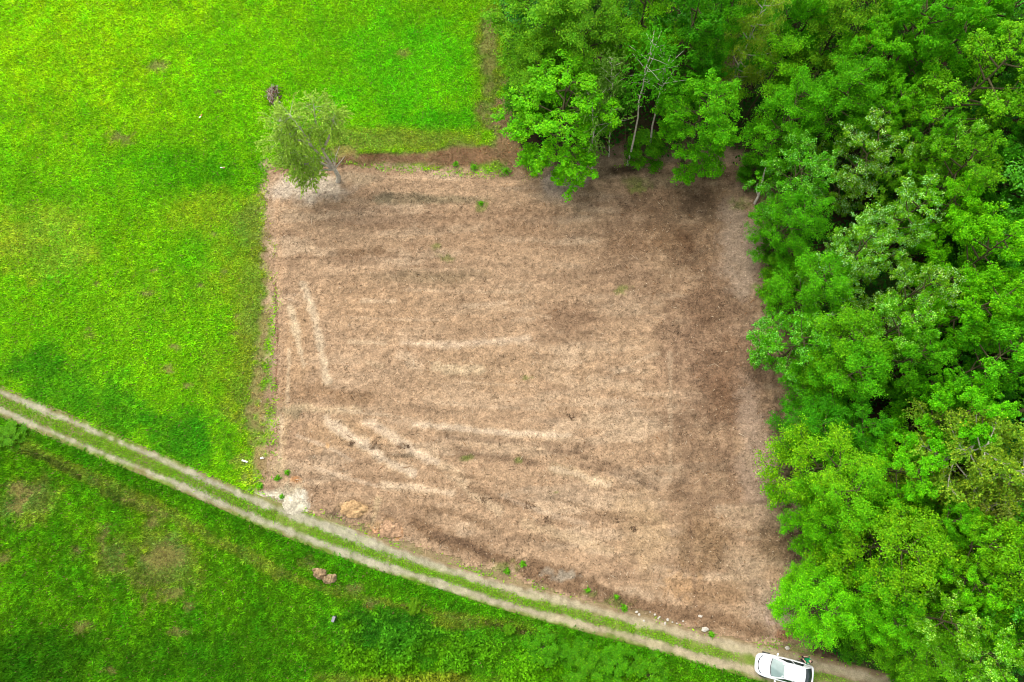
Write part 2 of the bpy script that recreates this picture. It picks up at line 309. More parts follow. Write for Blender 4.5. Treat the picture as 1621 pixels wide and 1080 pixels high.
def verge_col(x, y, col):
    d = dline(RL, x, y); lo = ~above_track(x, y)
    n = fbm(x, y, 1.4, 12, 3)
    wv = (1 - sstep(.6, 2.0, d)) * lo * .75
    col += (A(62,148,10) - col) * wv[:, None]
    return col
def soil_other(x, y):
    col = grass_col(x, y); col = verge_col(x, y, col)
    n = fbm(x, y, 0.9, 44, 4)
    gr = sstep(1.4, 2.8, col[:, 1] / (col[:, 0] + 1e-6))[:, None]; col = col * (np.array([1.2, .82, .6]) * gr + np.array([.92, .86, .80]) * (1 - gr)) * (.6 + .8 * n)[:, None]
    wd = inside(WOOD, x, y)
    dl = dline(LOT, x, y, True)
    f = A(70,56,38) * (.5 + fbm(x, y, 1.2, 14, 4))[:, None]; gf = A(48,92,24) * np.ones_like(f)
    f = f + (gf - f) * (sstep(.45, .62, fbm(x, y, 3.0, 66, 3)) * .7)[:, None]
    f = PF.apply(x, y, f)
    sl_ = soil_lot(x, y)
    k = (1 - sstep(0.0, 3.0, dl + (fbm(x, y, 1.0, 15, 3) - .5) * 3.0))[:, None]
    f = f + (sl_ * .8 - f) * k
    col = np.where(wd[:, None], f, col)
    k = (1 - sstep(0.1, 1.1, dl + (fbm(x, y, .8, 16, 3) - .5) * 1.6)) * (~wd)        # ragged soil edge outside the lot
    col += (sl_ * .95 - col) * k[:, None]
    col = PG.apply(x, y, col)
    # soil verge between lot and track
    dt = dline(RU, x, y); low = (x > -20) & above_track(x, y) & (dt < 2.6) & ~wd
    k = sstep(2.6, .5, dt) * low * .8
    vc = A(140,124,88) * (.7 + .6 * n)[:, None]
    col += (vc - col) * k[:, None]
    return col

# ------------------------------------------------------------------ ground, lot, track
def grid_mesh(name, x0, x1, y0, y1, step, zf, cf, keep=None, mat=None):
    xs = np.arange(x0, x1 + step * .5, step); ys = np.arange(y0, y1 + step * .5, step)
    X, Y = np.meshgrid(xs, ys); nx, ny = len(xs), len(ys); X = X.ravel(); Y = Y.ravel()
    i = np.arange((ny - 1) * (nx - 1)); r = i // (nx - 1); c = i % (nx - 1); v = r * nx + c
    F = np.stack([v, v + 1, v + nx + 1, v + nx], 1)
    if keep is not None:
        cx = X[F].mean(1); cy = Y[F].mean(1); F = F[keep(cx, cy)]
        used = np.unique(F); mp = np.zeros(len(X), np.int64); mp[used] = np.arange(len(used)); F = mp[F]; X = X[used]; Y = Y[used]
    V = np.stack([X, Y, zf(X, Y)], 1)
    return V, F, cf(X, Y)
X0, X1, Y0, Y1 = -66, 74, -22, 76
V, F, T = grid_mesh('ground', X0, X1, Y0, Y1, 0.28, hg, soil_other)
# the same sheet runs on to the horizon
xs = np.array([X0, X1]); far = 2600.0
n0 = len(V); cnr = [(X0, Y0), (X1 + .06, Y0), (X1 + .06, Y1 + .1), (X0, Y1 + .1)]; out = [(-far, -far), (far, -far), (far, far), (-far, far)]
EV2 = np.array([(a, b, -0.12) for a, b in cnr] + [(a, b, -2.0) for a, b in out])
EF = np.array([(n0 + i, n0 + 4 + i, n0 + 4 + (i + 1) % 4, n0 + (i + 1) % 4) for i in range(4)])[:, ::-1]
V = np.concatenate([V, EV2]); T = np.concatenate([T, np.tile(A(70,130,30) * .6, (8, 1))]); F = np.concatenate([F, EF])
g = obj('ground', mesh_np('ground', V, F, T, smooth=True), M_ground); g['kind'] = 'structure'; g['label'] = 'ground under the meadow and the wood'; g['category'] = 'ground'

def lot_z(x, y):
    e = np.clip(dline(LOT, x, y, True) / 1.2, 0, 1)
    return hg(x, y) + 0.02 + e * (0.15 * vn(x * .6, y, .55, 31) + 0.10 * vn(x, y, .24, 32) + .07 * vn(x * .05, y, .42, 57) + 0.12 * fbm(x * .25, y, 1.6, 34, 2))
lx0, ly0 = LOT.min(0) - .5; lx1, ly1 = LOT.max(0) + .5
def in_lot(x, y):
    wob = (fbm(x, y, 1.1, 77, 3) - .5) * 1.1
    d = dline(LOT, x, y, True); s = inside(LOT, x, y)
    return np.where(s, d, -d) + wob > 0
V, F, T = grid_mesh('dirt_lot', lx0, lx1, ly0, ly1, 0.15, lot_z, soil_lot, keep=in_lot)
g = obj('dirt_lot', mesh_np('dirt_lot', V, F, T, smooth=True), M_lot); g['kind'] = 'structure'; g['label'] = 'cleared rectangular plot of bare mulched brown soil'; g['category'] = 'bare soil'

# track: one strip carrying both ruts and the strip between them
n = min(len(RU), len(RL))
def strip():
    a = RU; b = np.array([RL[np.argmin(np.hypot(*(RL - p).T))] for p in RU])
    k = 7; ker = np.ones(k) / k
    for j in range(2): b[:, j] = np.convolve(np.pad(b[:, j], k // 2, mode='edge'), ker, 'valid')
    aa = np.stack([np.interp(np.arange(0, len(a) - 1, .2), np.arange(len(a)), a[:, j]) for j in (0, 1)], 1)
    bb = np.stack([np.interp(np.arange(0, len(a) - 1, .2), np.arange(len(a)), b[:, j]) for j in (0, 1)], 1)
    return aa, bb
SA, SB = strip()
ts = np.linspace(-0.42, 1.42, 30)
P = SA[:, None, :] + (SB - SA)[:, None, :] * ts[None, :, None]
nr, ncol = P.shape[:2]; X = P[..., 0].ravel(); Y = P[..., 1].ravel()
def rut_half(x): return 0.13 + 0.13 * sstep(-34, 6, x)
def track_col(x, y):
    du = dline(RU, x, y); dl = dline(RL, x, y); n = fbm(x, y, .5, 88, 3); n2 = fbm(x, y, 2.0, 89, 3)
    gl = sstep(-15, 12, x)[:, None]
    grav = (A(170,164,138) * (1 - gl) + A(180,166,134) * gl) * (.55 + .6 * n + .35 * fbm(x, y, .18, 87, 2))[:, None]
    mid = A(120,140,56) * (.7 + .6 * n)[:, None] ; soil = A(152,132,98) * np.ones_like(mid)
    mid = mid + (soil - mid) * (sstep(.5, .7, n2) * .6)[:, None]
    h = rut_half(x) + (n - .5) * .40 + (fbm(x, y, 1.6, 86, 3) - .5) * .42; uprut = (du < dl)
    d = np.minimum(du - .12 * sstep(-22, -14, x) * sstep(-4, -12, x), dl)
    k = sstep(h + .24, h - .14, d) * (.72 + .4 * fbm(x, y, .9, 85, 3)).clip(0, 1)
    out = (sstep(-20, -6, x) * uprut * (above_track(x, y) | (du < .9)) * sstep(.0, .25, ((x - np.interp(y, y, x)) * 0 + du)))[:, None]
    mid = np.where((out > .5) & (dl > 1.2)[:, None], soil * (.75 + .5 * n)[:, None], mid)
    return mid + (grav - mid) * k[:, None]
def track_keep(x, y):
    return np.minimum(dline(RU, x, y), dline(RL, x, y)) < 3
Z = hg(X, Y) + 0.03 + 0.03 * vn(X, Y, .25, 90)
du = np.minimum(dline(RU, X, Y), dline(RL, X, Y)); Z = Z + 0.05 * sstep(.2, .6, du)
edge = np.tile((np.arange(ncol) == 0) | (np.arange(ncol) == ncol - 1), nr)
Z[edge] -= 0.10
i = np.arange((nr - 1) * (ncol - 1)); v = (i // (ncol - 1)) * ncol + i % (ncol - 1)
F = np.stack([v, v + ncol, v + ncol + 1, v + 1], 1)
g = obj('dirt_track', mesh_np('dirt_track', np.stack([X, Y, Z], 1), F, track_col(X, Y), smooth=True), M_track); g['kind'] = 'structure'
g['label'] = 'pale farm track of two gravel wheel ruts'; g['category'] = 'track'
def zt(x, y):
    """height of the top surface at one place"""
    return float(hg(np.array([x]), np.array([y]))[0])

# ------------------------------------------------------------------ grass
rng = np.random.default_rng(7)
def scatter(x0, x1, y0, y1, dens):
    n = int((x1 - x0) * (y1 - y0) * dens)
    return rng.uniform(x0, x1, n), rng.uniform(y0, y1, n)
def blades(name, x, y, z, length, width, lean, az, col, label, cat):
    n = len(x); az2 = rng.uniform(0, 6.283, n)
    b = np.stack([x, y, z], 1)
    side = np.stack([np.cos(az2), np.sin(az2), np.zeros(n)], 1) * (width * .5)[:, None]
    d = np.stack([np.cos(az) * np.sin(lean), np.sin(az) * np.sin(lean), np.cos(lean)], 1)
    mid = b + d * (length * .55)[:, None]
    d2 = np.stack([np.cos(az) * np.sin(lean * 1.5), np.sin(az) * np.sin(lean * 1.5), np.cos(lean * 1.5)], 1)
    tip = mid + d2 * (length * .5)[:, None]
    V = np.stack([b, mid + side, tip, mid - side], 1).reshape(-1, 3)
    F = np.arange(n * 4).reshape(n, 4)
    T = np.repeat(col, 4, 0)
    o = obj(name, mesh_np(name, V, F, T), M_blade); tag(o, label, cat, kind='stuff'); return o
def frame_keep(x, y, m=5.0):
    k = np.zeros(len(x), bool)
    fr = np.array([G(-90,-70), G(1710,-70), G(1710,1150), G(-90,1150)])
    return inside(fr, x, y)
def grass(dens, upper):
    x, y = scatter(-62, 45, -16, 62, dens)
    k = frame_keep(x, y) & (above_track(x, y) == upper); x, y = x[k], y[k]
    dlot = dline(LOT, x, y, True); il = inside(LOT, x, y); dr = np.minimum(dline(RU, x, y), dline(RL, x, y)); iw = inside(WOOD, x, y)
    rag = (fbm(x, y, 1.0, 41, 3) - .5)
    ok = (~il | (dlot < .3 + rag * 2.2)) & ~iw & (dr > rut_half(x) + .12 + rag * .9)
    q = G(428, 784); ok &= (np.hypot((x - q[0]) / 2.2, (y - q[1]) / 1.0) > .9 + rag) | (rng.random(len(x)) < .12)
    mid = (dline(SA[::6], x, y) + dline(SB[::6], x, y)) < 2.0                                   # strip between the ruts: done apart
    ok &= ~mid
    dt = dline(RU, x, y)
    ok &= ~((x > -19) & above_track(x, y) & (dt < 3.2) & (rng.random(len(x)) < .93 - .5 * sstep(.5, .7, fbm(x, y, 1.6, 43, 3))))
    ok &= (dlot > .5 + rag * 2.4) | (rng.random(len(x)) < .35)
    x, y = x[ok], y[ok]
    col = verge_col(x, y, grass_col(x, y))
    clump = .6 * fbm(x, y, .42, 51, 2) + .4 * vn(x, y, .17, 54); big = fbm(x, y, 2.8, 52, 3); hue = .5 * fbm(x, y, 1.2, 53, 3) + .25 + .5 * (fbm(x * .8 + y * .3, y * .12 - x * .05, .8, 58, 2) - .5)
    dry = col[:, 1] / (col[:, 0] + 1e-6)                                                        # low where straw coloured
    thin = sstep(1.9, 1.1, dry)
    keep = rng.random(len(x)) > thin * .45; x, y, col, clump, big, hue, thin = [q[keep] for q in (x, y, col, clump, big, hue, thin)]
    n = len(x)
    bri = 1.70 * (.48 + .98 * clump) * (.80 + .4 * big) * rng.uniform(.62, 1.38, n)
    gr = sstep(1.4, 2.8, dry[keep])[:, None]; c = col * bri[:, None] * np.where(above_track(x, y)[:, None], np.ones(3), np.array([.80, .88, 1.0])) * (np.array([1.75, 1.06, .9]) * gr + np.array([.95, .9, .8]) * (1 - gr)); ruf = ~above_track(x, y); c[ruf] *= (.62 + .8 * clump[ruf])[:, None]
    yel = np.stack([1 + 1.0 * (hue - .5) + rng.normal(0, .12, n), 1 + .2 * (hue - .5), np.ones(n)], 1); c = c * yel
    straw = rng.random(n) < (.03 + .25 * thin); c[straw] = A(168,150,96) * rng.uniform(.6, 1.1, (straw.sum(), 1))
    lush = sstep(.10, .03, c[:, 0])
    L = (.12 + .34 * clump ** 1.6 + .08 * rng.random(n)) * (1 - .45 * thin) * (.9 + .5 * lush)
    wd = rng.uniform(.045, .115, n)
    az = np.where(rng.random(n) < .45, math.radians(200) + rng.normal(0, .5, n), rng.uniform(0, 6.283, n))
    lean = rng.uniform(.35, 1.05, n)
    return x, y, hg(x, y) - .01, L, wd, lean, az, c
blades('meadow_grass', *grass(165, True), 'bright yellow-green meadow grass left of and above the bare plot', 'grass')
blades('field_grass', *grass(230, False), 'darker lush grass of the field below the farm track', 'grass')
# strip between the ruts and the verge of the track
def strip_grass():
    n = 34000
    i = rng.integers(0, len(SA) - 1, n); t = rng.normal(.5, .2, n)
    p = SA[i] + (SB[i] - SA[i]) * t[:, None] + rng.normal(0, .06, (n, 2)); x, y = p.T
    dr = np.minimum(dline(RU, x, y), dline(RL, x, y)); nn = fbm(x, y, .8, 57, 3)
    right = sstep(8, 20, x)
    k = (dr > rut_half(x) - .02 + (nn - .5) * .8) & (rng.random(n) < 1 - right * .65) & (nn > .25 + .2 * right)
    # the strip is worn away where cars turn into the plot
    q = G(465, 826); k &= ~((np.hypot(x - q[0], y - q[1]) < 1.5) & (rng.random(n) < .8))
    x, y, nn = x[k], y[k], nn[k]; n = len(x)
    c = 1.7 * (A(132,176,24) * (1 - nn[:, None]) + A(100,168,18) * nn[:, None]) * rng.uniform(.6, 1.35, n)[:, None]
    c[rng.random(n) < .1] = A(150,140,80)
    return x, y, hg(x, y) + .06, rng.uniform(.08, .2, n), rng.uniform(.03, .06, n), rng.uniform(.4, 1.1, n), rng.uniform(0, 6.28, n), c
blades('verge_grass', *strip_grass(), 'thin yellow-green grass strip between the two wheel ruts', 'grass')

# ------------------------------------------------------------------ chips, sticks and roots left by the mulcher
def chips(n):
    x = rng.uniform(lx0, lx1, n); y = rng.uniform(ly0, ly1, n)
    d = dline(LOT, x, y, True); s = inside(LOT, x, y)
    dr = dline(RU, x, y)
    k = (s | ((d < 1.2) & (rng.random(n) < .4 * (1 - d / 1.2)))) & (dr > .7) & (rng.random(n) < .35 + .9 * fbm(x, y, 1.8, 61, 3))
    x, y = x[k], y[k]; n = len(x)
    col = soil_lot(x, y); lum = col.mean(1)
    lum0 = A(180,150,114).mean(); pd = np.clip(.04 + .62 * sstep(.38, .68, fbm(x * .7, y, 1.0, 64, 4)) + .7 * (lum0 - lum) / lum0, .05, .85)
    L_long = rng.random(n) < .07
    lf = rng.random(n); f = np.where(lf < pd, rng.uniform(.52, .88, n), rng.uniform(1.0, 1.3, n))
    f[L_long] = np.where(rng.random(L_long.sum()) < .45, rng.uniform(.38, .7, L_long.sum()), rng.uniform(1.1, 1.45, L_long.sum())); c = col * f[:, None]
    pale = rng.random(n) < .05; c[pale] = A(222,200,168) * rng.uniform(.7, 1.05, (pale.sum(), 1))
    red = rng.random(n) < .03; c[red] = A(150,106,66) * rng.uniform(.6, 1.1, (red.sum(), 1))
    L = rng.uniform(.05, .16, n); lng = L_long.copy(); L[lng] = rng.uniform(.22, .5, lng.sum()); big = rng.random(n) < .012; lng |= big; L[big] = rng.uniform(.5, 1.1, big.sum()); dk = rng.random(n) < .22 * pd; c[dk] = col[dk] * rng.uniform(.25, .5, (dk.sum(), 1))
    W = np.where(lng, rng.uniform(.03, .06, n), L * rng.uniform(.2, .5, n))
    az = (vn(x, y, 1.1, 63) - .5) * 3.0 + rng.normal(0, 1.1, n); tl = rng.normal(0, .28, n)
    z = lot_z(x, y) + rng.uniform(.005, .07, n)
    u = np.stack([np.cos(az) * np.cos(tl), np.sin(az) * np.cos(tl), np.sin(tl)], 1) * (L * .5)[:, None]
    v = np.stack([-np.sin(az), np.cos(az), rng.normal(0, .3, n)], 1) * (W * .5)[:, None]
    p = np.stack([x, y, z], 1); up = np.array([0, 0, 1.0]) * (W * .7)[:, None]
    # small ridge-shaped splinters: two faces meeting along the top
    V = np.stack([p - u, p - v, p + u + up * .4, p + v, p + up], 1).reshape(-1, 3)
    b = np.arange(n)[:, None] * 5
    F = np.concatenate([b + np.array([[0, 1, 4]]), b + np.array([[1, 2, 4]]), b + np.array([[2, 3, 4]]), b + np.array([[3, 0, 4]])])
    o = obj('wood_debris', mesh_np('wood_debris', V, F, np.repeat(c, 5, 0)), M_chip)
    tag(o, 'shredded wood chips and sticks strewn over the bare plot', 'wood chips', kind='stuff')
chips(160000)

# ------------------------------------------------------------------ trees
def tube(pts, rad, sides=5):
    pts = np.asarray(pts, float); n = len(pts); rad = np.asarray(rad, float)
    t = np.gradient(pts, axis=0); t /= np.linalg.norm(t, axis=1)[:, None] + 1e-9
    ref = np.where(np.abs(t[:, 2:3]) > .9, np.array([[1., 0, 0]]), np.array([[0., 0, 1]]))
    a = np.cross(t, ref); a /= np.linalg.norm(a, axis=1)[:, None] + 1e-9; b = np.cross(t, a)
    ph = np.arange(sides) * 2 * math.pi / sides
    V = pts[:, None] + (a[:, None] * np.cos(ph)[None, :, None] + b[:, None] * np.sin(ph)[None, :, None]) * rad[:, None, None]
    i = np.arange((n - 1) * sides); r = i // sides; c = i % sides
    F = np.stack([r * sides + c, r * sides + (c + 1) % sides, (r + 1) * sides + (c + 1) % sides, (r + 1) * sides + c], 1)
    V = V.reshape(-1, 3); m = len(V)
    V = np.concatenate([V, pts[-1:]]); cap = np.array([[(n - 1) * sides + k, (n - 1) * sides + (k + 1) % sides, m, m] for k in range(sides)])[:, :3]
    return V, F, cap
class Tubes:
    def __init__(s): s.V = []; s.Q = []; s.T = []; s.n = 0
    def add(s, pts, rad, sides=5):
        V, F, c = tube(pts, rad, sides); s.V.append(V); s.Q.append(F + s.n); s.T.append(c + s.n); s.n += len(V)
    def mesh(s, name): return mesh_np(name, np.concatenate(s.V), [np.concatenate(s.Q), np.concatenate(s.T)], smooth=True)

def leaf_geo(r, P, N, L, W, tint):
    n = len(P)
    N = N / (np.linalg.norm(N, axis=1)[:, None] + 1e-9)
    q = r.normal(0, 1, (n, 3)); u = np.cross(N, q); u /= np.linalg.norm(u, axis=1)[:, None] + 1e-9; v = np.cross(N, u)
    u = u * (L * .5)[:, None]; v = v * (W * .5)[:, None]
    V = np.stack([P - u, P - v * .9 - N * (L * .06)[:, None], P + u - N * (L * .12)[:, None], P + v * .9 - N * (L * .06)[:, None]], 1).reshape(-1, 3)
    return V, np.arange(n * 4).reshape(n, 4), np.repeat(tint, 4, 0)

KINDS = {  # crown base, profile, limbs, secondaries, clump radius, leaves per clump, leaf length, style
    'maple':  dict(zb=.14, n1=28, n2=10, rc=(.34, .62), nl=74, l=(.14, .23), style='clump', rise=.14),
    'lime':   dict(zb=.12, n1=30, n2=10, rc=(.28, .55), nl=66, l=(.115, .185), style='clump', rise=.18),
    'poplar': dict(zb=.14, n1=28, n2=9, rc=(.30, .58), nl=50, l=(.14, .22), style='poplar', rise=.22),
    'birch':  dict(zb=.24, n1=26, n2=5, rc=(.45, .8), nl=105, l=(.15, .23), style='strand', rise=.20),
    'plume':  dict(zb=.15, n1=26, n2=5, rc=(.80, 1.25), nl=105, l=(.15, .24), style='plume', rise=.22),
    'star':   dict(zb=.30, n1=12, n2=3, rc=(1.0, 1.4), nl=120, l=(.13, .21), style='plume', rise=.10),
    'soft':   dict(zb=.10, n1=30, n2=10, rc=(.45, .80), nl=56, l=(.13, .22), style='soft', rise=.18),
    'shrub':  dict(zb=.03, n1=18, n2=4, rc=(.70, 1.25), nl=60, l=(.28, .46), style='clump', rise=.30),
}
H0, R0 = 14.0, 4.5
def build_tree(kind, seed):
    r = np.random.default_rng(seed); K = KINDS[kind]; zb = K['zb']
    tb = Tubes()
    nz = 9; zz = np.linspace(0, .93, nz) * H0
    wob = np.cumsum(r.normal(0, .16, (nz, 2)), 0) * np.linspace(0, 1, nz)[:, None]
    if kind == 'shrub':
        wob *= .5
    tp = np.stack([wob[:, 0], wob[:, 1], zz], 1)
    tr = .20 * (1 - np.linspace(0, .9, nz)) ** .8
    tb.add(tp, tr, 7)
    def trunk_at(z): return np.array([np.interp(z, zz, tp[:, 0]), np.interp(z, zz, tp[:, 1]), z])
    cl = []                                                  # clump centre, direction, size
    for i in range(K['n1']):
        f = (i + .5) / K['n1']; t = zb + (1 - zb) * f ** .85 * .96
        tt = (t - zb) / (1 - zb)
        prof = math.sqrt(max(0.02, 1 - ((tt - .36) / .66) ** 2))
        rad = R0 * prof * r.uniform(.70, 1.12)
        if kind == 'star': rad = R0 * (1 - .75 * tt) * r.uniform(.75, 1.15)
        az = i * 2.39996 + r.normal(0, .35)
        z1 = t * H0; z0 = max(.05 * H0, min(z1 - K['rise'] * rad * 1.6, .9 * H0))
        a = trunk_at(z0); b = np.array([math.cos(az) * rad, math.sin(az) * rad, z1]) + np.array([a[0], a[1], 0])
        m = (a + b) / 2 + np.array([0, 0, -.08 * rad]) + r.normal(0, .12, 3)
        q = np.linspace(0, 1, 6)[:, None]; path = a * (1 - q) ** 2 + 2 * m * q * (1 - q) + b * q ** 2
        tb.add(path, np.linspace(.05 + .009 * rad, .010, 6), 5)
        dl = (b - a) / np.linalg.norm(b - a)
        for s_ in ((.52, .76, 1.0) if rad > 2 else (.6, 1.0)):
            p = a * (1 - s_) ** 2 + 2 * m * s_ * (1 - s_) + b * s_ ** 2; cl.append((p, dl, r.uniform(.8, 1.1)))
        for j in range(K['n2']):
            s_ = r.uniform(.35, .95); p = a * (1 - s_) ** 2 + 2 * m * s_ * (1 - s_) + b * s_ ** 2
            an = r.choice([-1, 1]) * r.uniform(.5, 1.15); ca, sa = math.cos(an), math.sin(an)
            d2 = np.array([dl[0] * ca - dl[1] * sa, dl[0] * sa + dl[1] * ca, dl[2] * .6 + r.uniform(-.1, .5)]); d2 /= np.linalg.norm(d2)
            ln = rad * r.uniform(.22, .42); e = p + d2 * ln
            tb.add([p, (p + e) / 2 + r.normal(0, .05, 3), e], [.022, .014, .006], 4)
            cl.append((e, d2, r.uniform(.7, 1.05)))
            if ln > 1.0: cl.append((p + d2 * ln * .55, d2, r.uniform(.6, .9)))
    for j in range(4): cl.append((trunk_at(.93 * H0) + r.normal(0, .35, 3) * np.array([1, 1, .6]), np.array([0, 0, 1.0]), .8))
    PP, NN, LL, WW, TT = [], [], [], [], []
    for c, d, sz in cl:
        n = int(K['nl'] * r.uniform(.75, 1.25)); rc = r.uniform(*K['rc']) * sz
        br = r.uniform(.84, 1.16); yl = r.normal(0, .06)
        if K['style'] in ('clump', 'poplar', 'soft'):
            q = r.normal(0, 1, (n, 3)); q /= np.linalg.norm(q, axis=1)[:, None]
            rr = r.random(n) ** (.42 if K['style'] != 'soft' else .8) * (1 if K['style'] != 'soft' else 1.35)
            lob = 1 + .35 * np.sin(q[:, 0] * 4 + c[0] * 3) * np.cos(q[:, 1] * 4 + c[1] * 5)
            p = c + q * (rc * rr * lob)[:, None] * np.array([1, 1, .62])
            nn = q * .55 + np.array([0, 0, .75]) + r.normal(0, .38, (n, 3))
        elif K['style'] == 'plume':
            s_ = r.beta(1.6, 1.3, n) * 2 - 1.15
            thin = rc * .30 * (1.15 - .5 * np.abs(s_)) 
            q = r.normal(0, 1, (n, 3)) * thin[:, None] * np.array([1, 1, .75])
            dd = d + np.array([-.12, .10, .15]); dd /= np.linalg.norm(dd)
            p = c + dd * (s_ * rc)[:, None] + q; p[:, 2] -= .12 * (s_ ** 2) * rc
            nn = np.array([0, 0, .8]) + dd * .2 + r.normal(0, .45, (n, 3))
        else:
            ns = 7; k = n // ns + 1; p = []
            for s_ in range(ns):
                st_ = c + r.normal(0, rc * .55, 3) * np.array([1, 1, .6]); oo = d * .7 + r.normal(0, .4, 3); oo[2] = .2
                q = np.sort(r.random(k)) * r.uniform(.8, 1.5)
                p.append(st_ + oo * q[:, None] * .75 + np.array([0, 0, -1.0]) * (q ** 2)[:, None] * .45 + r.normal(0, .05, (k, 3)))
            p = np.concatenate(p); n = len(p); nn = np.array([0, 0, .6]) + r.normal(0, .6, (n, 3))
        l = r.uniform(*K['l'], n)
        t = np.ones((n, 3)) * br * r.uniform(.66, 1.34, n)[:, None]
        t[:, 0] *= 1 + yl + r.normal(0, .10, n); t[:, 2] *= 1 - yl
        tip = r.random(n) < .12; t[tip] *= np.array([1.75, 1.3, 1.2])
        if K['style'] == 'poplar' and (r.random() < .6):
            pl = r.random(n) < .38; t[pl] *= np.array([2.5, 1.65, 24.0])
        PP.append(p); NN.append(nn); LL.append(l); WW.append(l * r.uniform(.55, .85, n)); TT.append(t)
    P = np.concatenate(PP); V, F, T = leaf_geo(r, P, np.concatenate(NN), np.concatenate(LL), np.concatenate(WW), np.concatenate(TT))
    V[:, 2] = np.maximum(V[:, 2], .1)
    return tb.mesh(kind + '_trunk'), mesh_np(kind + '_crown', V, F, T), (V, F, T)
PROTO = {}
for kind, cnt in (('maple', 5), ('lime', 4), ('soft', 4), ('poplar', 3), ('birch', 3), ('plume', 3), ('star', 1), ('shrub', 4)):
    PROTO[kind] = [build_tree(kind, 100 + 17 * j + len(kind) * 1000) for j in range(cnt)]
for kind in PROTO:
    for tm, cm, _ in PROTO[kind]:
        tm.materials.append(M_birch if kind == 'birch' else M_bark); cm.materials.append(M_leaf)
COL = {  # leaf colours
    'bright': (80,184,10), 'mid': (70,170,12), 'dark': (56,154,12), 'deep': (48,142,12), 'lime': (86,178,14), 'yellow': (96,184,16), 'olive': (88,170,24),
    'pale': (118,186,48), 'grey': (118,168,56), 'fresh': (86,192,10), 'blue': (60,152,22)}
GROUP = 'trees of the wood'
rr = random.Random(3)
NAME = {'soft': 'broadleaf_tree', 'maple': 'broadleaf_tree', 'lime': 'broadleaf_tree', 'poplar': 'poplar_tree', 'birch': 'birch_tree', 'plume': 'willow_tree', 'star': 'larch_tree', 'shrub': 'shrub'}
def plant(px, py, rpx, H, kind, colour, label, idx=None, fill=1.12, cz=None, group=GROUP, name=None, cat=None, bark=None):
    zc = H * (.62 if kind != 'shrub' else .5) if cz is None else cz
    x, y = G(px, py, zc); R = rpx * mpp(px, py, zc)[0] * fill
    pr = PROTO[kind]; tm, cm, _ = pr[idx if idx is not None else rr.randrange(len(pr))]
    t = empty(name or NAME[kind], (x, y, zt(x, y) - .05), rr.uniform(0, 6.28))
    t.scale = (R / R0, R / R0 * rr.uniform(.92, 1.08), H / H0)
    tag(t, label, cat or ('shrub' if kind == 'shrub' else 'tree'), group)
    a = obj('trunk', tm, None, t); b = obj('crown', cm, None, t)
    c = lin(COL[colour]) / EV * (1.46 if kind != 'shrub' else .92) * np.array([1.46, .98, .95])
    j0 = rr.uniform(.88, 1.12); j = [j0 * rr.uniform(.93, 1.07), j0, j0 * rr.uniform(.9, 1.1)]
    b.color = (c[0] * j[0], c[1] * j[1], c[2] * j[2], 1)
    return t
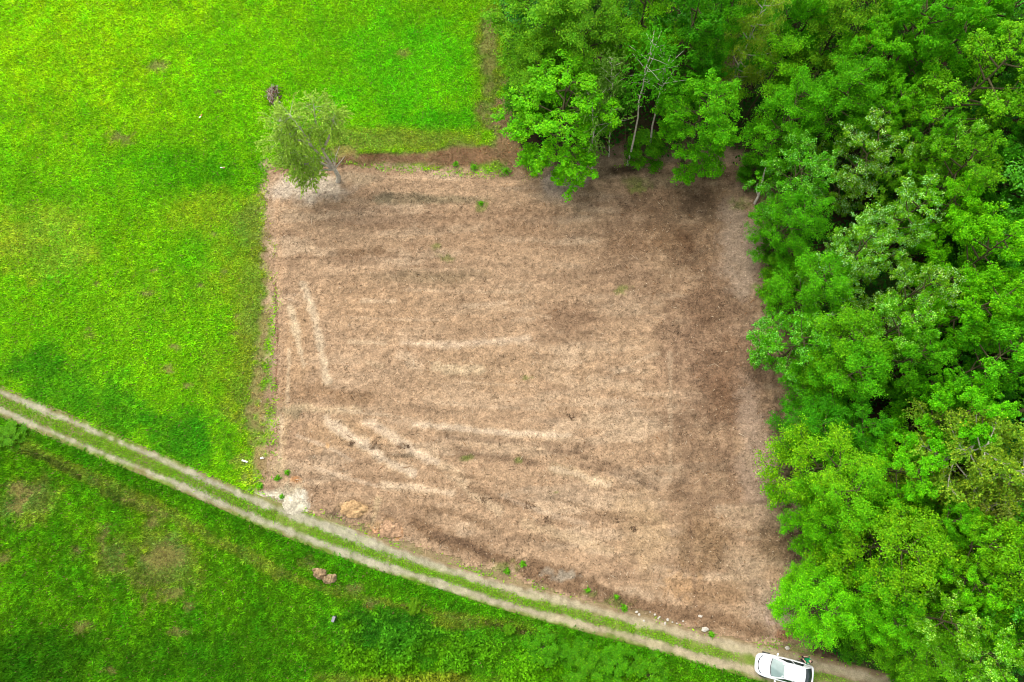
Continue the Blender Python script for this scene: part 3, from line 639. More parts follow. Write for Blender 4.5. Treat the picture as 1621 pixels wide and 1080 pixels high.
TREES = [
 # upper wood, from its left edge
 (862,34,70,13,'plume','olive','feathery pale green tree at the top left corner of the wood'),
 (925,52,58,14,'plume','olive','feathery tree with swept plumes right of the wood\'s top left corner'),
 (1022,24,60,15,'plume','lime','yellowish feathery tree at the top edge above the white birch trunks'),
 (850,105,42,10,'plume','olive','small olive feathery tree on the meadow edge of the wood'),
 (838,160,36,6,'shrub','mid','low green bush at the wood\'s left edge beside the brown grass strip'),
 (884,184,76,11,'maple','fresh','bright green tree overhanging the top edge of the bare plot'),
 (1113,180,64,12,'maple','bright','bright round tree with tan trunk at the top right of the bare plot'),
 (1095,50,56,15,'maple','dark','dark green tree behind the white birch trunks'),
 (1150,28,46,15,'soft','mid','medium green tree at the top edge left of the pale rounded birch'),
 (1190,62,36,14,'birch','pale','pale rounded birch top just above the yellow star-shaped tree'),
 (1219,115,52,12,'star','lime','yellow-green tree with branches spreading like a star'),
 (1246,32,46,14,'plume','mid','feathery green tree at the top edge above the star-shaped tree'),
 (1286,16,36,16,'maple','bright','small bright leafy crown cut by the top edge'),
 (1322,54,54,15,'plume','olive','olive feathery tree right of the star-shaped tree near the top edge'),
 (1375,24,38,15,'maple','dark','dark crown cut by the top edge, right of the olive feathery tree'),
 (1452,28,60,17,'maple','bright','large bright leafy crown cut by the top edge, glossy leaves'),
 (1430,78,52,16,'maple','mid','leafy crown with dark gaps below it, under the glossy topmost crown'),
 (1514,62,54,16,'maple','bright','leafy bright crown beside a round black hole in the canopy'),
 (1590,22,56,17,'maple','mid','leafy crown filling the top right corner of the photo'),
 (1598,98,46,14,'soft','blue','soft blue-green feathery crown at the right edge near the top'),
 (1352,118,50,14,'maple','bright','rounded bright crown right of the star-shaped tree'),
 (1432,132,34,13,'maple','mid','small green crown wedged above the large round yellowish crown'),
 (1326,168,54,14,'soft','mid','clumpy yellow-flecked crown under the rounded bright crown'),
 (1530,166,88,16,'lime','lime','very large round yellowish crown near the top right'),
 (1246,192,46,12,'soft','mid','medium green tree above the crooked pale dead trunk'),
 (1386,192,40,13,'lime','bright','green crown left of the very large round yellowish crown'),
 (1454,224,44,13,'lime','mid','plain green crown below the very large round yellowish crown'),
 (1612,184,42,13,'maple','dark','dark crown at the right edge, right of the large round yellowish crown'),
 (1367,252,54,13,'poplar','olive','silvery tree, topmost of those with pale upturned leaves'),
 (1262,282,54,11,'poplar','mid','tree with faint silver flecks just right of the crooked dead trunk'),
 (1508,290,58,14,'lime','lime','knobbly lime-green tree with orange-tinged crown'),
 (1484,250,36,14,'poplar','lime','slim silvery-topped tree left above the knobbly lime-green tree'),
 (1597,272,46,12,'maple','deep','deep green tree at the right edge beside dark gaps'),
 # right wood, middle
 (1249,350,42,10,'soft','mid','open tree with a pale forked trunk on the plot\'s upper right edge'),
 (1421,356,50,13,'poplar','olive','round silver-leaved tree in the middle of the upper right wood'),
 (1486,336,40,12,'maple','fresh','bright green tree right of the round silver-leaved tree'),
 (1600,376,42,13,'soft','dark','dark feathery tree at the right edge above the big fresh green crowns'),
 (1350,408,52,12,'poplar','olive','silver-leaved tree with the palest top, left of the round silver one'),
 (1240,445,36,3,'shrub','lime','low yellowish bush on the right edge of the plot'),
 (1293,452,48,10,'soft','mid','mid green tree right of the low yellowish bush'),
 (1433,472,50,13,'poplar','olive','silver-flecked tree left of the big fresh green crown'),
 (1545,422,64,15,'maple','fresh','big fresh green crown with rounded clumps at the right'),
 (1528,496,60,15,'maple','fresh','broad fresh green crown hanging below the big rounded-clump crown'),
 (1604,476,46,15,'maple','bright','bright crown cut by the right edge beside the fresh green ones'),
 (1260,546,56,9,'poplar','mid','spreading tree whose branches reach left over the bare plot'),
 (1328,545,60,11,'soft','lime','yellow-green tree right of the one reaching over the plot'),
 (1412,528,50,13,'poplar','lime','faintly silvered crown below the silver-flecked tree'),
 (1338,596,54,11,'soft','mid','green tree with pale tips below the yellow-green one'),
 (1441,574,46,13,'maple','mid','rounded green crown in the centre of the right wood'),
 (1545,588,66,14,'maple','mid','broad medium green crown with dark shade below it'),
 (1612,552,40,11,'maple','deep','shaded deep green crown at the right edge of the middle wood'),
 (1290,668,46,8,'soft','dark','dark green tree on the plot edge above the lime crowns'),
 (1352,680,42,9,'maple','dark','dark low crown right of the dark tree on the plot edge'),
 (1515,656,60,14,'maple','bright','bright crown left of a bare grey limb at the right edge'),
 # right wood, lower
 (1296,738,62,10,'soft','yellow','yellow-lime tree pushing its point out over the bare plot'),
 (1330,790,58,11,'soft','lime','lime tree right below the pointed yellow-lime tree'),
 (1303,832,40,8,'soft','fresh','small lime tree at the plot edge below the pointed one'),
 (1421,738,54,11,'maple','bright','bright star-leaved crown between the lime trees and the pale birches'),
 (1515,728,62,13,'birch','pale','pale drooping birch, left of the pair at the right edge'),
 (1594,758,60,14,'birch','pale','pale drooping birch cut by the right edge'),
 (1556,796,42,11,'birch','grey','small drooping birch under the two pale birches'),
 (1409,860,70,12,'soft','yellow','large yellow-lime crown in the lower wood'),
 (1474,830,42,11,'maple','mid','green crown right of the large yellow-lime crown'),
 (1530,858,50,13,'lime','lime','lime crown right of the green one in the lower wood'),
 (1592,902,70,14,'soft','yellow','wide yellowish crown at the right edge of the lower wood'),
 (1606,828,36,10,'maple','deep','deep green crown below the drooping birch at the right edge'),
 (1300,960,50,8,'soft','fresh','fresh green tree hanging over the track just above the white car'),
 (1298,920,36,6,'soft','fresh','spiky fresh green sapling above the tree near the white car'),
 (1384,942,54,10,'soft','bright','bright green crown right of the spiky sapling'),
 (1392,986,44,9,'soft','bright','green crown right of the tree over the white car'),
 (1475,980,60,12,'poplar','lime','light silvery-yellow crown in the lower right wood'),
 (1450,1020,46,10,'soft','lime','lime crown at the bottom edge right of the track end'),
 (1540,1034,60,12,'poplar','lime','silvery-streaked crown at the bottom edge of the wood'),
 (1596,1020,56,13,'soft','lime','yellowish crown in the bottom right corner'),
 (1562,972,42,10,'maple','dark','dark crown hollow between the yellowish crowns at lower right'),
 (1512,914,54,12,'lime','bright','bright crown left of the wide yellowish crown at the right edge'),
 (1352,1022,24,1.8,'shrub','mid','low bush beside the track behind the white car'),
 (1022,236,30,2.4,'shrub','bright','low leafy bush at the foot of the white birch trunks'),
 (1452,1078,30,3,'shrub','fresh','bush at the bottom edge where the track leaves the photo'),
 (1195,272,24,2.5,'shrub','mid','small bush in the inner corner where the two woods meet'),
 (1228,395,22,2.5,'shrub','mid','small bush at the foot of the pale forked trunk'),
]
for a in TREES: plant(*a)

# light-crowned birches in front of the upper wood, with their white trunks bare
def slender(base_px, top_px, H, crown_r, colour, label, crown_from=.62, kind='birch', bark=None, name='birch_tree', seed=0, lean=True, dens=1.0, rad=.11):
    r = np.random.default_rng(seed + 900)
    b = np.array([*G(*base_px), 0.0]); tp = np.array([*G(*top_px, H), H])
    t = empty(name, (b[0], b[1], zt(b[0], b[1]) - .05)); tag(t, label, 'tree', GROUP)
    d = tp - b; tb = Tubes(); n = 10; q = np.linspace(0, 1, n)
    wob = np.cumsum(r.normal(0, .09, (n, 3)), 0) * np.array([1, 1, 0]); wob -= wob[0] + (wob[-1] - wob[0]) * q[:, None]
    path = d * q[:, None] + wob
    tb.add(path, rad * (1 - .85 * q) , 7)
    PP, NN, TT, LL = [], [], [], []
    for i in range(26):
        f = crown_from - .12 + (1.02 - crown_from + .12) * (i + .5) / 26
        a = np.array([np.interp(f, q, path[:, j]) for j in range(3)]); az = i * 2.4 + r.normal(0, .4)
        tt = (f - crown_from) / (1 - crown_from); ln = crown_r * math.sqrt(max(.08, 1 - (2 * tt - .9) ** 2)) * r.uniform(.6, 1.1)
        if f < crown_from: ln *= .5
        dd = np.array([math.cos(az), math.sin(az), .55]); dd /= np.linalg.norm(dd); e = a + dd * ln
        tb.add([a, (a + e) / 2 + np.array([0, 0, .06]), e], [.03, .02, .008], 4)
        if f < crown_from + .02: continue
        for s_ in (.45, .75, 1.0):
            c = a + dd * ln * s_; m = int(60 * dens); k = m // 6 + 1
            for _ in range(6):
                s0 = c + r.normal(0, .35, 3); oo = dd * .6 + r.normal(0, .4, 3); u = np.sort(r.random(k)) * r.uniform(.5, 1.1)
                PP.append(s0 + oo * u[:, None] * .7 - np.array([0, 0, 1.0]) * (u ** 2)[:, None] * .4)
                NN.append(np.array([0, 0, .6]) + r.normal(0, .6, (k, 3))); TT.append(np.ones((k, 3)) * r.uniform(.8, 1.2) * r.uniform(.75, 1.25, (k, 1))); LL.append(r.uniform(.12, .2, k))
    P = np.concatenate(PP); L = np.concatenate(LL)
    V, F, T = leaf_geo(r, P, np.concatenate(NN), L, L * .7, np.concatenate(TT))
    obj('trunk', tb.mesh('slender_trunk'), bark or M_birch, t)
    c = obj('crown', mesh_np('slender_crown', V, F, T), M_leaf, t); k = lin(COL[colour]) / EV * 1.25; c.color = (*k, 1)
    return t
slender((993,262),(1034,62),14.0,2.5,'lime','slim white-trunked birch in the wood above the plot, left of two',seed=1)
slender((1026,238),(1060,92),11.5,2.4,'lime','shorter white-trunked birch right of the slim one above the plot',seed=2)
slender((964,248),(968,92),10.5,1.3,'grey','thin grey birch with a sparse beige crown in the upper wood',seed=3,dens=.7,rad=.07)
slender((936,280),(938,152),9.0,3.0,'grey','greyish birch standing in front of the bright overhanging tree',seed=4,crown_from=.4,rad=.10,dens=1.6)
slender((996,270),(990,140),8.0,.9,'olive','thin bare-stemmed sapling beside the slim white-trunked birch',seed=5,crown_from=.75,dens=.4,rad=.05,bark=M_bark,name='sapling')

# the lone birch leaning over the plot's upper left corner
def lone_birch():
    r = np.random.default_rng(42)
    b = np.array([*G(534,290), 0.0]); t = empty('birch_tree', (b[0], b[1], zt(b[0], b[1]) - .05))
    tag(t, 'lone pale feathery birch leaning left over the upper left corner of the plot', 'tree')
    tb = Tubes(); PP, NN, TT, LL = [], [], [], []
    def at(px, py, z): return np.array([*G(px + 5, py - 3, z), z]) - b
    fork = at(524,270,2.4); base = np.array([0, 0, 0.0])
    tb.add([base, at(531,282,.9), fork], [.26, .20, .17], 8)
    # bare upright side stems on the right, as the photo shows
    for pts in ([fork, at(526,250,3.6), at(532,234,4.4)], [fork, at(534,258,3.2), at(540,250,3.6)], [at(523,262,3.0), at(520,250,3.8), at(518,240,4.4)]):
        tb.add(pts, [.07, .05, .02], 5)
    main = [(at(505,252,4.2), .13), (at(487,232,6.2), .10), (at(470,205,8.6), .07), (at(452,182,10.4), .03)]
    limbs = [[fork] + [m[0] for m in main],
             [fork, at(505,240,4.8), at(496,210,7.0), at(492,178,9.2), at(490,160,10.2)],
             [fork, at(498,258,3.8), at(470,248,5.4), at(446,232,6.6), at(436,222,7.0)],
             [at(505,252,4.2), at(480,262,4.6), at(460,264,4.6), at(448,266,4.2)],
             [at(505,240,4.8), at(516,218,6.6), at(522,196,8.0), at(520,184,8.8)],
             [at(487,232,6.2), at(462,222,7.6), at(444,204,8.8), at(436,192,9.4)],
             [fork, at(500,272,3.2), at(488,280,2.8), at(482,284,2.4)]]
    for pts in limbs:
        tb.add(pts, np.linspace(.13, .025, len(pts)), 6)
        pts = np.array(pts); n = len(pts)
        for i in range(46):
            f = r.uniform(.28, 1.0) * (n - 1); k = min(int(f), n - 2); a = pts[k] + (pts[k + 1] - pts[k]) * (f - k)
            dl = pts[k + 1] - pts[k]; dl /= np.linalg.norm(dl)
            dd = dl * .6 + r.normal(0, .75, 3); dd[2] = abs(dd[2]) * .5; dd /= np.linalg.norm(dd); ln = r.uniform(.6, 1.7); e = a + dd * ln
            tb.add([a, (a + e) / 2 + np.array([0, 0, .05]), e], [.014, .009, .004], 4)
            for _ in range(7):
                s0 = a + (e - a) * r.uniform(.4, 1.05) + r.normal(0, .12, 3); oo = dd * .8 + r.normal(0, .35, 3); kk = 14
                u = np.sort(r.random(kk)) * r.uniform(.5, 1.2)
                PP.append(s0 + oo * u[:, None] * .7 - np.array([0, 0, 1.0]) * (u ** 2)[:, None] * .5)
                NN.append(np.array([0, 0, .6]) + r.normal(0, .6, (kk, 3))); TT.append(np.ones((kk, 3)) * r.uniform(.75, 1.25) * r.uniform(.75, 1.25, (kk, 1))); LL.append(r.uniform(.13, .2, kk))
    P = np.concatenate(PP); P[:, 2] = np.maximum(P[:, 2], .4); L = np.concatenate(LL)
    V, F, T = leaf_geo(r, P, np.concatenate(NN), L, L * .7, np.concatenate(TT))
    obj('trunk', tb.mesh('lone_birch_trunk'), M_birch, t)
    c = obj('crown', mesh_np('lone_birch_crown', V, F, T), M_leaf, t); k = lin((140,168,62)) / EV * 2.35; c.color = (*k, 1)
lone_birch()

# dead and leaning trunks at the edge of the wood
def snag(name, pts, radii, label, twigs=(), mat=M_birch):
    b = np.array([*G(pts[0][0], pts[0][1], pts[0][2]), pts[0][2]]); t = empty(name, (b[0], b[1], b[2]))
    tag(t, label, 'dead tree')
    tb = Tubes(); P = np.array([[*G(p[0], p[1], p[2]), p[2]] for p in pts]) - b
    q = np.linspace(0, len(P) - 1, len(P) * 3); PP = np.stack([np.interp(q, np.arange(len(P)), P[:, j]) for j in range(3)], 1)
    tb.add(PP, np.interp(q, np.arange(len(P)), radii), 8); obj('trunk', tb.mesh(name), mat, t)
    for tw in twigs:
        tb = Tubes(); Q = np.array([[*G(p[0], p[1], p[2]), p[2]] for p in tw]) - b
        tb.add(Q, np.linspace(.05, .015, len(Q)), 5); obj('branch', tb.mesh(name + '_branch'), mat, t)
snag('dead_trunk', [(1193,325,0),(1200,312,.8),(1205,297,1.7),(1208,281,2.8),(1213,262,3.8)], [.13,.12,.10,.08,.04], 'crooked pale dead trunk at the upper right corner of the plot', [[(1200,312,.8),(1197,300,1.4),(1199,290,1.8)]])
snag('fallen_trunk', [(1286,522,2.6),(1300,508,3.4),(1318,498,4.2),(1336,486,5.0)], [.24,.22,.2,.17], 'pale fallen trunk lodged among the trees at the right of the plot', [[(1318,498,4.2),(1322,488,4.9),(1320,480,5.3)]])
snag('bare_limb', [(1572,672,6),(1590,664,7),(1608,656,8),(1640,640,9)], [.12,.14,.15,.16], 'bare grey leaning limb at the right edge of the wood', [[(1590,664,7),(1584,658,7.6)],[(1608,656,8),(1622,660,8)]], M_bark)

# undergrowth covering the forest floor
def undergrowth():
    n = 90000
    x = rng.uniform(-2, 62, n); y = rng.uniform(-12, 62, n)
    d = dline(LOT, x, y, True); nn = fbm(x, y, 2.4, 62, 3)
    k = inside(WOOD, x, y) & frame_keep(x, y) & (nn + rng.normal(0, .08, n) > .46 + .25 * sstep(3.0, .3, d)) & (dline(RU, x, y) > .9)
    x, y, nn = x[k], y[k], nn[k]; n = len(x)
    z = rng.random(n) ** 1.2 * (.3 + 2.6 * sstep(.42, .7, nn)) + .08
    c = (A(58,136,20) + (A(30,96,20) - A(58,136,20)) * rng.random((n, 1))) * rng.uniform(.6, 1.3, (n, 1))
    N = np.array([0, 0, .8]) + rng.normal(0, .45, (n, 3)); L = rng.uniform(.2, .42, n)
    V, F, T = leaf_geo(rng, np.stack([x, y, z + hg(x, y)], 1), N, L, L * .7, c)
    o = obj('undergrowth', mesh_np('undergrowth', V, F, T), M_blade); tag(o, 'leafy undergrowth on the floor of the wood', 'undergrowth', kind='stuff')
undergrowth()
# the wood runs on beyond the photo
def woodland():
    VV, FF, TT = [], [], []; n = 0; r = np.random.default_rng(5)
    pos = [(1700 + 75 * (i % 3), 20 + 105 * (i // 3)) for i in range(30)] + [(850 + 110 * i, -75 - 60 * (i % 2)) for i in range(8)]
    kinds = ['maple', 'lime', 'lime', 'poplar', 'plume']
    for i, (px, py) in enumerate(pos):
        k = kinds[i % 5]; V, F, T = PROTO[k][i % len(PROTO[k])][2]; H = r.uniform(12, 16); zc = .6 * H
        x, y = G(px, py, zc); R = r.uniform(4, 5.2); a = r.uniform(0, 6.28); ca, sa = math.cos(a), math.sin(a)
        W = np.stack([(V[:, 0] * ca - V[:, 1] * sa) * R / R0 + x, (V[:, 0] * sa + V[:, 1] * ca) * R / R0 + y, V[:, 2] * H / H0], 1)
        c = lin(COL[['mid', 'bright', 'lime', 'olive', 'dark'][(i * 3) % 5]]) / EV * 1.25
        VV.append(W); FF.append(F + n); TT.append(T * c); n += len(W)
    m = tinted('far_leaves', rough=0.45, spec=0.3, fine=None, bump=0, leaf=0.22)
    o = obj('woodland', mesh_np('woodland', np.concatenate(VV), np.concatenate(FF), np.concatenate(TT)), m)
    tag(o, 'mass of further trees where the wood runs on to the right', 'woodland', kind='stuff')
woodland()

# ------------------------------------------------------------------ bushes and weeds in the open
for a in [
 (656,960,12,.8,'shrub','yellow','small yellowish bush in the lower field below the track'),
 (856,1028,28,1.5,'shrub','bright','bright leafy bush, leftmost of the row below the track'),
 (905,1034,22,1.1,'shrub','bright','small bright bush second from left in the row below the track'),
 (926,1062,34,1.6,'shrub','bright','wide green bush in the middle of the row at the bottom edge'),
 (974,1050,28,1.4,'shrub','bright','bright bush right of the wide one at the bottom edge'),
 (1032,1072,32,1.4,'shrub','bright','rightmost bright bush of the row at the bottom edge'),
 (806,996,9,.6,'shrub','lime','straggly yellow-green bush beside the brown ditch below the track'),
 (16,690,22,.8,'shrub','lime','yellowish bush at the left edge just below the track'),
]: plant(*a, group='bushes in the lower field', fill=1.0)
def herbage():
    n = 120000
    band = GP([(560,950),(700,985),(800,1010),(913,1040),(1027,1062),(1141,1090),(1141,1180),(560,1180),(520,1040)])
    x = rng.uniform(-14, 22, n); y = rng.uniform(-16, -2, n); nn = fbm(x, y, 1.3, 67, 3)
    dl = dline(RL, x, y); d = dline(band, x, y, True); ins = inside(band, x, y)
    k = ins & (dl > 1.1) & (rng.random(n) < sstep(0, 1.6, d)) & (nn + rng.normal(0, .06, n) > .44); x, y, nn = x[k], y[k], nn[k]; n = len(x)
    z = hg(x, y) + .05 + rng.random(n) * (.15 + 1.3 * sstep(.44, .72, nn))
    g_ = grass_col(x, y); c = 1.45 * (g_ * np.array([1.7, 1.02, .6])) * rng.uniform(.55, 1.4, (n, 1)) * (.75 + .6 * vn(x, y, .5, 68))[:, None]
    N = np.array([0, 0, .8]) + rng.normal(0, .42, (n, 3)); L = rng.uniform(.12, .28, n)
    V, F, T = leaf_geo(rng, np.stack([x, y, z], 1), N, L, L * .6, c)
    o = obj('herbage', mesh_np('herbage', V, F, T), M_blade); tag(o, 'tall leafy herbage filling the bottom of the field around the bushes', 'tall herbs', kind='stuff')
herbage()
def weed(px, py, rpx, label, col=(104,180,26), seed=0):
    rpx *= .7
    r = np.random.default_rng(500 + seed); x, y = G(px, py); R = rpx * mpp(px, py)[0]; n = int(40 + 170 * R)
    az = r.uniform(0, 6.28, n); rad = R * np.abs(r.normal(0, .55, n)) * (.72 + .16 * np.sin(az * 3 + seed)); l = r.uniform(.18, .4, n); le = r.uniform(.5, 1.2, n)
    P = np.stack([np.cos(az) * rad, np.sin(az) * rad, r.uniform(.06, .3, n) * np.clip(1.1 - rad / R, .15, 1)], 1)
    N = np.array([0, 0, .8]) + r.normal(0, .45, (n, 3))
    V, F, T = leaf_geo(r, P, N, l, l * .22, A(*col) * 1.2 * r.uniform(.5, 1.4, (n, 1)))
    o = obj('weed_tuft', mesh_np('weed_tuft', V, F, T), M_blade, loc=(x, y, float(lot_z(np.array([x]), np.array([y]))[0])))
    tag(o, label, 'weed', 'green weeds on the bare plot')
for i, a in enumerate([
 (762,324,8,'vivid green tuft alone on the bare soil near the top of the plot'),
 (750,266,14,'green weed patch on the plot\'s top edge left of the overhanging tree'),
 (800,272,22,'widest green weed patch on the top edge beside the overhanging tree'),
 (835,262,16,'weed patch tucked against the left of the overhanging tree'),
 (722,262,8,'small pale weed clump on the top edge, leftmost of the row'),
 (456,748,9,'green weed at the lower left corner of the plot'),
 (440,758,10,'bushy weed beside the green grass at the plot\'s lower left corner'),
 (446,786,6,'weed growing on the whitish gravel near the track'),
 (412,770,9,'weed at the grass edge left of the whitish gravel'),
 (828,893,12,'bright weed on the dark band along the lower edge of the plot'),
 (803,904,10,'weed just left of the bright one on the dark lower band'),
 (930,934,9,'weed on the lower edge right of the grey puddle'),
 (988,962,12,'weed patch between the track and the lower edge, beside white stones'),
 (975,944,7,'small weed above the patch beside the white stones'),
 (1125,1004,11,'weed by the largest white stone near the white car'),
]): weed(*a, seed=i)

# ------------------------------------------------------------------ small things lying about
def rock_mesh(name, r, sx, sy, sz, sub=2, jag=.25):
    bm = __import__('bmesh').new(); B = __import__('bmesh'); B.ops.create_icosphere(bm, subdivisions=sub, radius=1)
    for v in bm.verts:
        k = 1 + r.uniform(-jag, jag); v.co = Vector((v.co.x * sx * k, v.co.y * sy * k, max(v.co.z, -.35) * sz * k))
    me = bpy.data.meshes.new(name); bm.to_mesh(me); bm.free(); return me
M_stone = noisy('white_stone', A(214,206,190), .9, .2, 9, .2, .4)
rs = random.Random(11)
STONES = [(1012,976),(1034,976),(1040,982),(1048,980),(1060,984),(1066,988),(1052,990),(1074,990),(1084,986),(1026,972),(1006,972),(1019,986)]
for px, py in STONES:
    x, y = G(px + rs.uniform(-4, 4), py - 3); s_ = rs.uniform(.06, .13)
    o = obj('stone', rock_mesh('stone', rs, s_, s_ * rs.uniform(.6, 1), s_ * .6), M_stone, loc=(x, y, zt(x, y) + .05)); o.rotation_euler = (0, 0, rs.uniform(0, 6))
    tag(o, 'small white stone scattered between the track and the lower edge of the plot', 'stone', 'white stones by the track')
for px, py, s_, lb in ((1115,996,.2,'largest white stone beside a green weed near the white car'), (1246,1026,.15,'pale stone beside the track just above the white car'), (1108,975,.16,'pale stone on the dark soil above the largest white stone'),
                       (893,912,.0,''), (611,322,.16,'pale stone on the greyish streak near the top of the plot'), (592,346,.12,'small pale stone below the greyish streak at the top of the plot')):
    if s_ == 0: continue
    x, y = G(px, py)
    o = obj('stone', rock_mesh('stone', rs, s_ * 1.3, s_, s_ * .7), M_stone, loc=(x, y, zt(x, y) + .08)); tag(o, lb, 'stone')

def mound(name, px, py, rx, ry, h, col, label, cat, rough=.25, seed=0, n=34):
    x, y = G(px, py); mx, my = mpp(px, py); RX, RY = rx * mx, ry * my; r = np.random.default_rng(seed)
    q = np.linspace(-1, 1, n); X, Y = np.meshgrid(q, q); X = X.ravel(); Y = Y.ravel(); d = np.hypot(X, Y)
    wx, wy = X * RX, Y * RY
    k = d + (fbm(wx + seed * 9, wy, .7, 17, 3) - .5) * (1.3 if rough > .1 else .45) + .1
    Z = h * np.clip(1 - np.abs(k) ** 1.6, 0, 1) * (1 - rough + 2 * rough * fbm(wx + seed, wy, .3, 18, 3)) + h * rough * 1.2 * (vn(wx, wy + seed, .13, 20) - .5) - .02
    i = np.arange((n - 1) ** 2); v = (i // (n - 1)) * n + i % (n - 1); F = np.stack([v, v + 1, v + n + 1, v + n], 1)
    F = F[(k[F] < 1.02).all(1)]; used = np.unique(F); mp = np.zeros(n * n, int); mp[used] = np.arange(len(used)); F = mp[F]
    T = A(*col) * (.5 + .9 * fbm(wx, wy + seed, .25, 19, 3))[used][:, None]
    o = obj(name, mesh_np(name, np.stack([wx[used], wy[used], Z[used]], 1), F, T, smooth=True), M_lot, loc=(x, y, float(lot_z(np.array([x]), np.array([y]))[0]) + .01)); tag(o, label, cat); return o
mound('gravel_heap', 471, 797, 27, 19, .16, (208,198,172), 'round whitish heap of fine gravel beside the track', 'gravel heap', .08, 1)
mound('earth_mound', 507, 909, 15, 10, .4, (166,140,104), 'clod of dug-up brown earth in the lower field, larger of two', 'earth mound', .6, 2)
mound('earth_mound', 523, 916, 11, 8, .32, (176,152,114), 'paler smaller clod of earth right of the larger clod in the field', 'earth mound', .6, 3)
mound('earth_mound', 622, 838, 20, 15, .22, (188,152,118), 'low orange heap of clay at the lower edge of the plot', 'earth mound', .3, 4)
mound('earth_mound', 560, 806, 24, 14, .26, (200,164,118), 'tan heap of torn earth beside the whitish gravel heap', 'earth mound', .5, 5)

def sticks(name, px, py, rx, ry, n, lmax, cols, label, cat, seed=0, h=.4):
    r = np.random.default_rng(seed + 70); x, y = G(px, py); mx, my = mpp(px, py); VV, QQ, TR, TT = [], [], [], []; m = 0
    for i in range(n):
        a = r.uniform(0, 6.28); q = math.sqrt(r.random()); p = np.array([math.cos(a) * rx * mx * q, math.sin(a) * ry * my * q, r.uniform(.02, h) * (1.1 - q)])
        d = r.normal(0, 1, 3); d[2] *= .25; d /= np.linalg.norm(d); L = r.uniform(.3, 1) * lmax
        pts = [p - d * L / 2, p + r.normal(0, .05, 3), p + d * L / 2]; pts = np.array(pts); pts[:, 2] = np.maximum(pts[:, 2], .0)
        V, F, c = tube(pts, [.035, .03, .015], 4); VV.append(V); QQ.append(F + m); TR.append(c + m); m += len(V)
        TT.append(np.tile(A(*cols[r.integers(len(cols))]) * r.uniform(.7, 1.2), (len(V), 1)))
    o = obj(name, mesh_np(name, np.concatenate(VV), [np.concatenate(QQ), np.concatenate(TR)], np.concatenate(TT)), M_chip, loc=(x, y, float(hg(np.array([x]), np.array([y]))[0]) + .06)); tag(o, label, cat); return o
sticks('brush_pile', 434, 152, 9, 13, 90, 1.3, [(150,120,96),(190,176,160),(96,70,54),(206,190,170),(120,86,68)], 'pile of cut grey-brown branches in the grass above the lone birch', 'brush pile', 1, .8)
ROOTS = [(557,703,6,'small dark root clump, leftmost of three on the plot\'s lower left'), (596,706,9,'dark root clump in the middle of three on the lower left of the plot'), (638,708,9,'dark root clump, rightmost of three on the lower left of the plot'),
         (765,790,8,'dark root clump on the pale soil below the middle of the plot'), (782,792,7,'dark root clump just right of another below the middle of the plot'), (838,800,8,'curled dark root clump right of the pair below the middle of the plot'),
         (866,822,8,'lone dark root clump in the lower middle of the plot'), (975,825,8,'dark root clump in the lower right half of the plot'), (905,660,10,'wide dark root clump right of the pale streak in the plot'), (1002,838,6,'small dark root clump, rightmost on the plot')]
for i, (px, py, r_, lb) in enumerate(ROOTS):
    x, y = G(px, py); o = sticks('root_clump', px, py, r_, r_ * .8, 14, .42, [(146,118,92),(112,90,70),(178,150,118)], lb, 'roots', 10 + i, .22); o['group'] = 'torn roots on the plot'
    o.location.z = float(lot_z(np.array([x]), np.array([y]))[0])

import bmesh
def box_mesh(name, sx, sy, sz, bev=.015):
    bm = bmesh.new(); bmesh.ops.create_cube(bm, size=1)
    for v in bm.verts: v.co = Vector((v.co.x * sx, v.co.y * sy, (v.co.z + .5) * sz))
    bmesh.ops.bevel(bm, geom=list(bm.edges), offset=bev, segments=2, affect='EDGES')
    me = bpy.data.meshes.new(name); bm.to_mesh(me); bm.free(); return me
M_white = noisy('weathered_white_paint', (.78,.78,.74), .6, .3, 5, .08)
M_grey = noisy('grey_plastic', A(150,150,152), .6, .3, 6, .12)
M_dark = noisy('dark_rubber', (.02,.02,.022), .6, .3, 8, .2)
x, y = G(388.5, 730.5); t = empty('wooden_plank', (x, y, zt(x, y) + .16), math.radians(-17)); tag(t, 'short white plank lying in the grass left of the plot', 'plank')
obj('board', box_mesh('board', .5, .12, .05, .008), M_white, t)
for s_ in (-.17, .17): obj('support', box_mesh('support', .05, .12, .16, .004), M_grey, t, (s_, 0, -.158))
x, y = G(415.5, 725); t = empty('marker_block', (x, y, zt(x, y) + .05), math.radians(6)); tag(t, 'small white angled block at the grass edge left of the plot', 'block')
for s_, a in ((-.07, .45), (.07, -.45)):
    o = obj('slab', box_mesh('slab', .17, .13, .09, .01), M_white, t, (s_, -.01, 0)); o.rotation_euler = (0, 0, a)
x, y = G(531, 979); t = empty('utility_box', (x, y, zt(x, y)), math.radians(-16)); tag(t, 'small grey box standing in the lower field grass', 'box')
obj('housing', box_mesh('housing', .20, .38, .62, .02), noisy('dark_grey_steel', A(70,72,74), .6, .3, 6, .15), t)
obj('lid', box_mesh('lid', .23, .42, .05, .012), M_grey, t, (0, 0, .622))
M_or = noisy('orange_plastic', A(214,110,70), .5, .3, 6, .1)
for px, py, lb, a in ((320,187,'white and orange scrap in the meadow, higher of two',1.0), (354,268,'white and pinkish scrap in the meadow grass, lower of two',-.1)):
    x, y = G(px, py); t = empty('litter_scrap', (x, y, zt(x, y) + .22), a); tag(t, lb, 'litter')
    o = obj('white_end', box_mesh('white_end', .2, .1, .04, .01), M_white, t, (-.1, 0, 0)); o = obj('coloured_end', box_mesh('coloured_end', .18, .12, .03, .01), M_or if a > 0 else noisy('pinkish_paper', A(206,150,130), .8, .2, 6, .1), t, (.12, .02, 0)); o.rotation_euler = (.2, .1, .4)

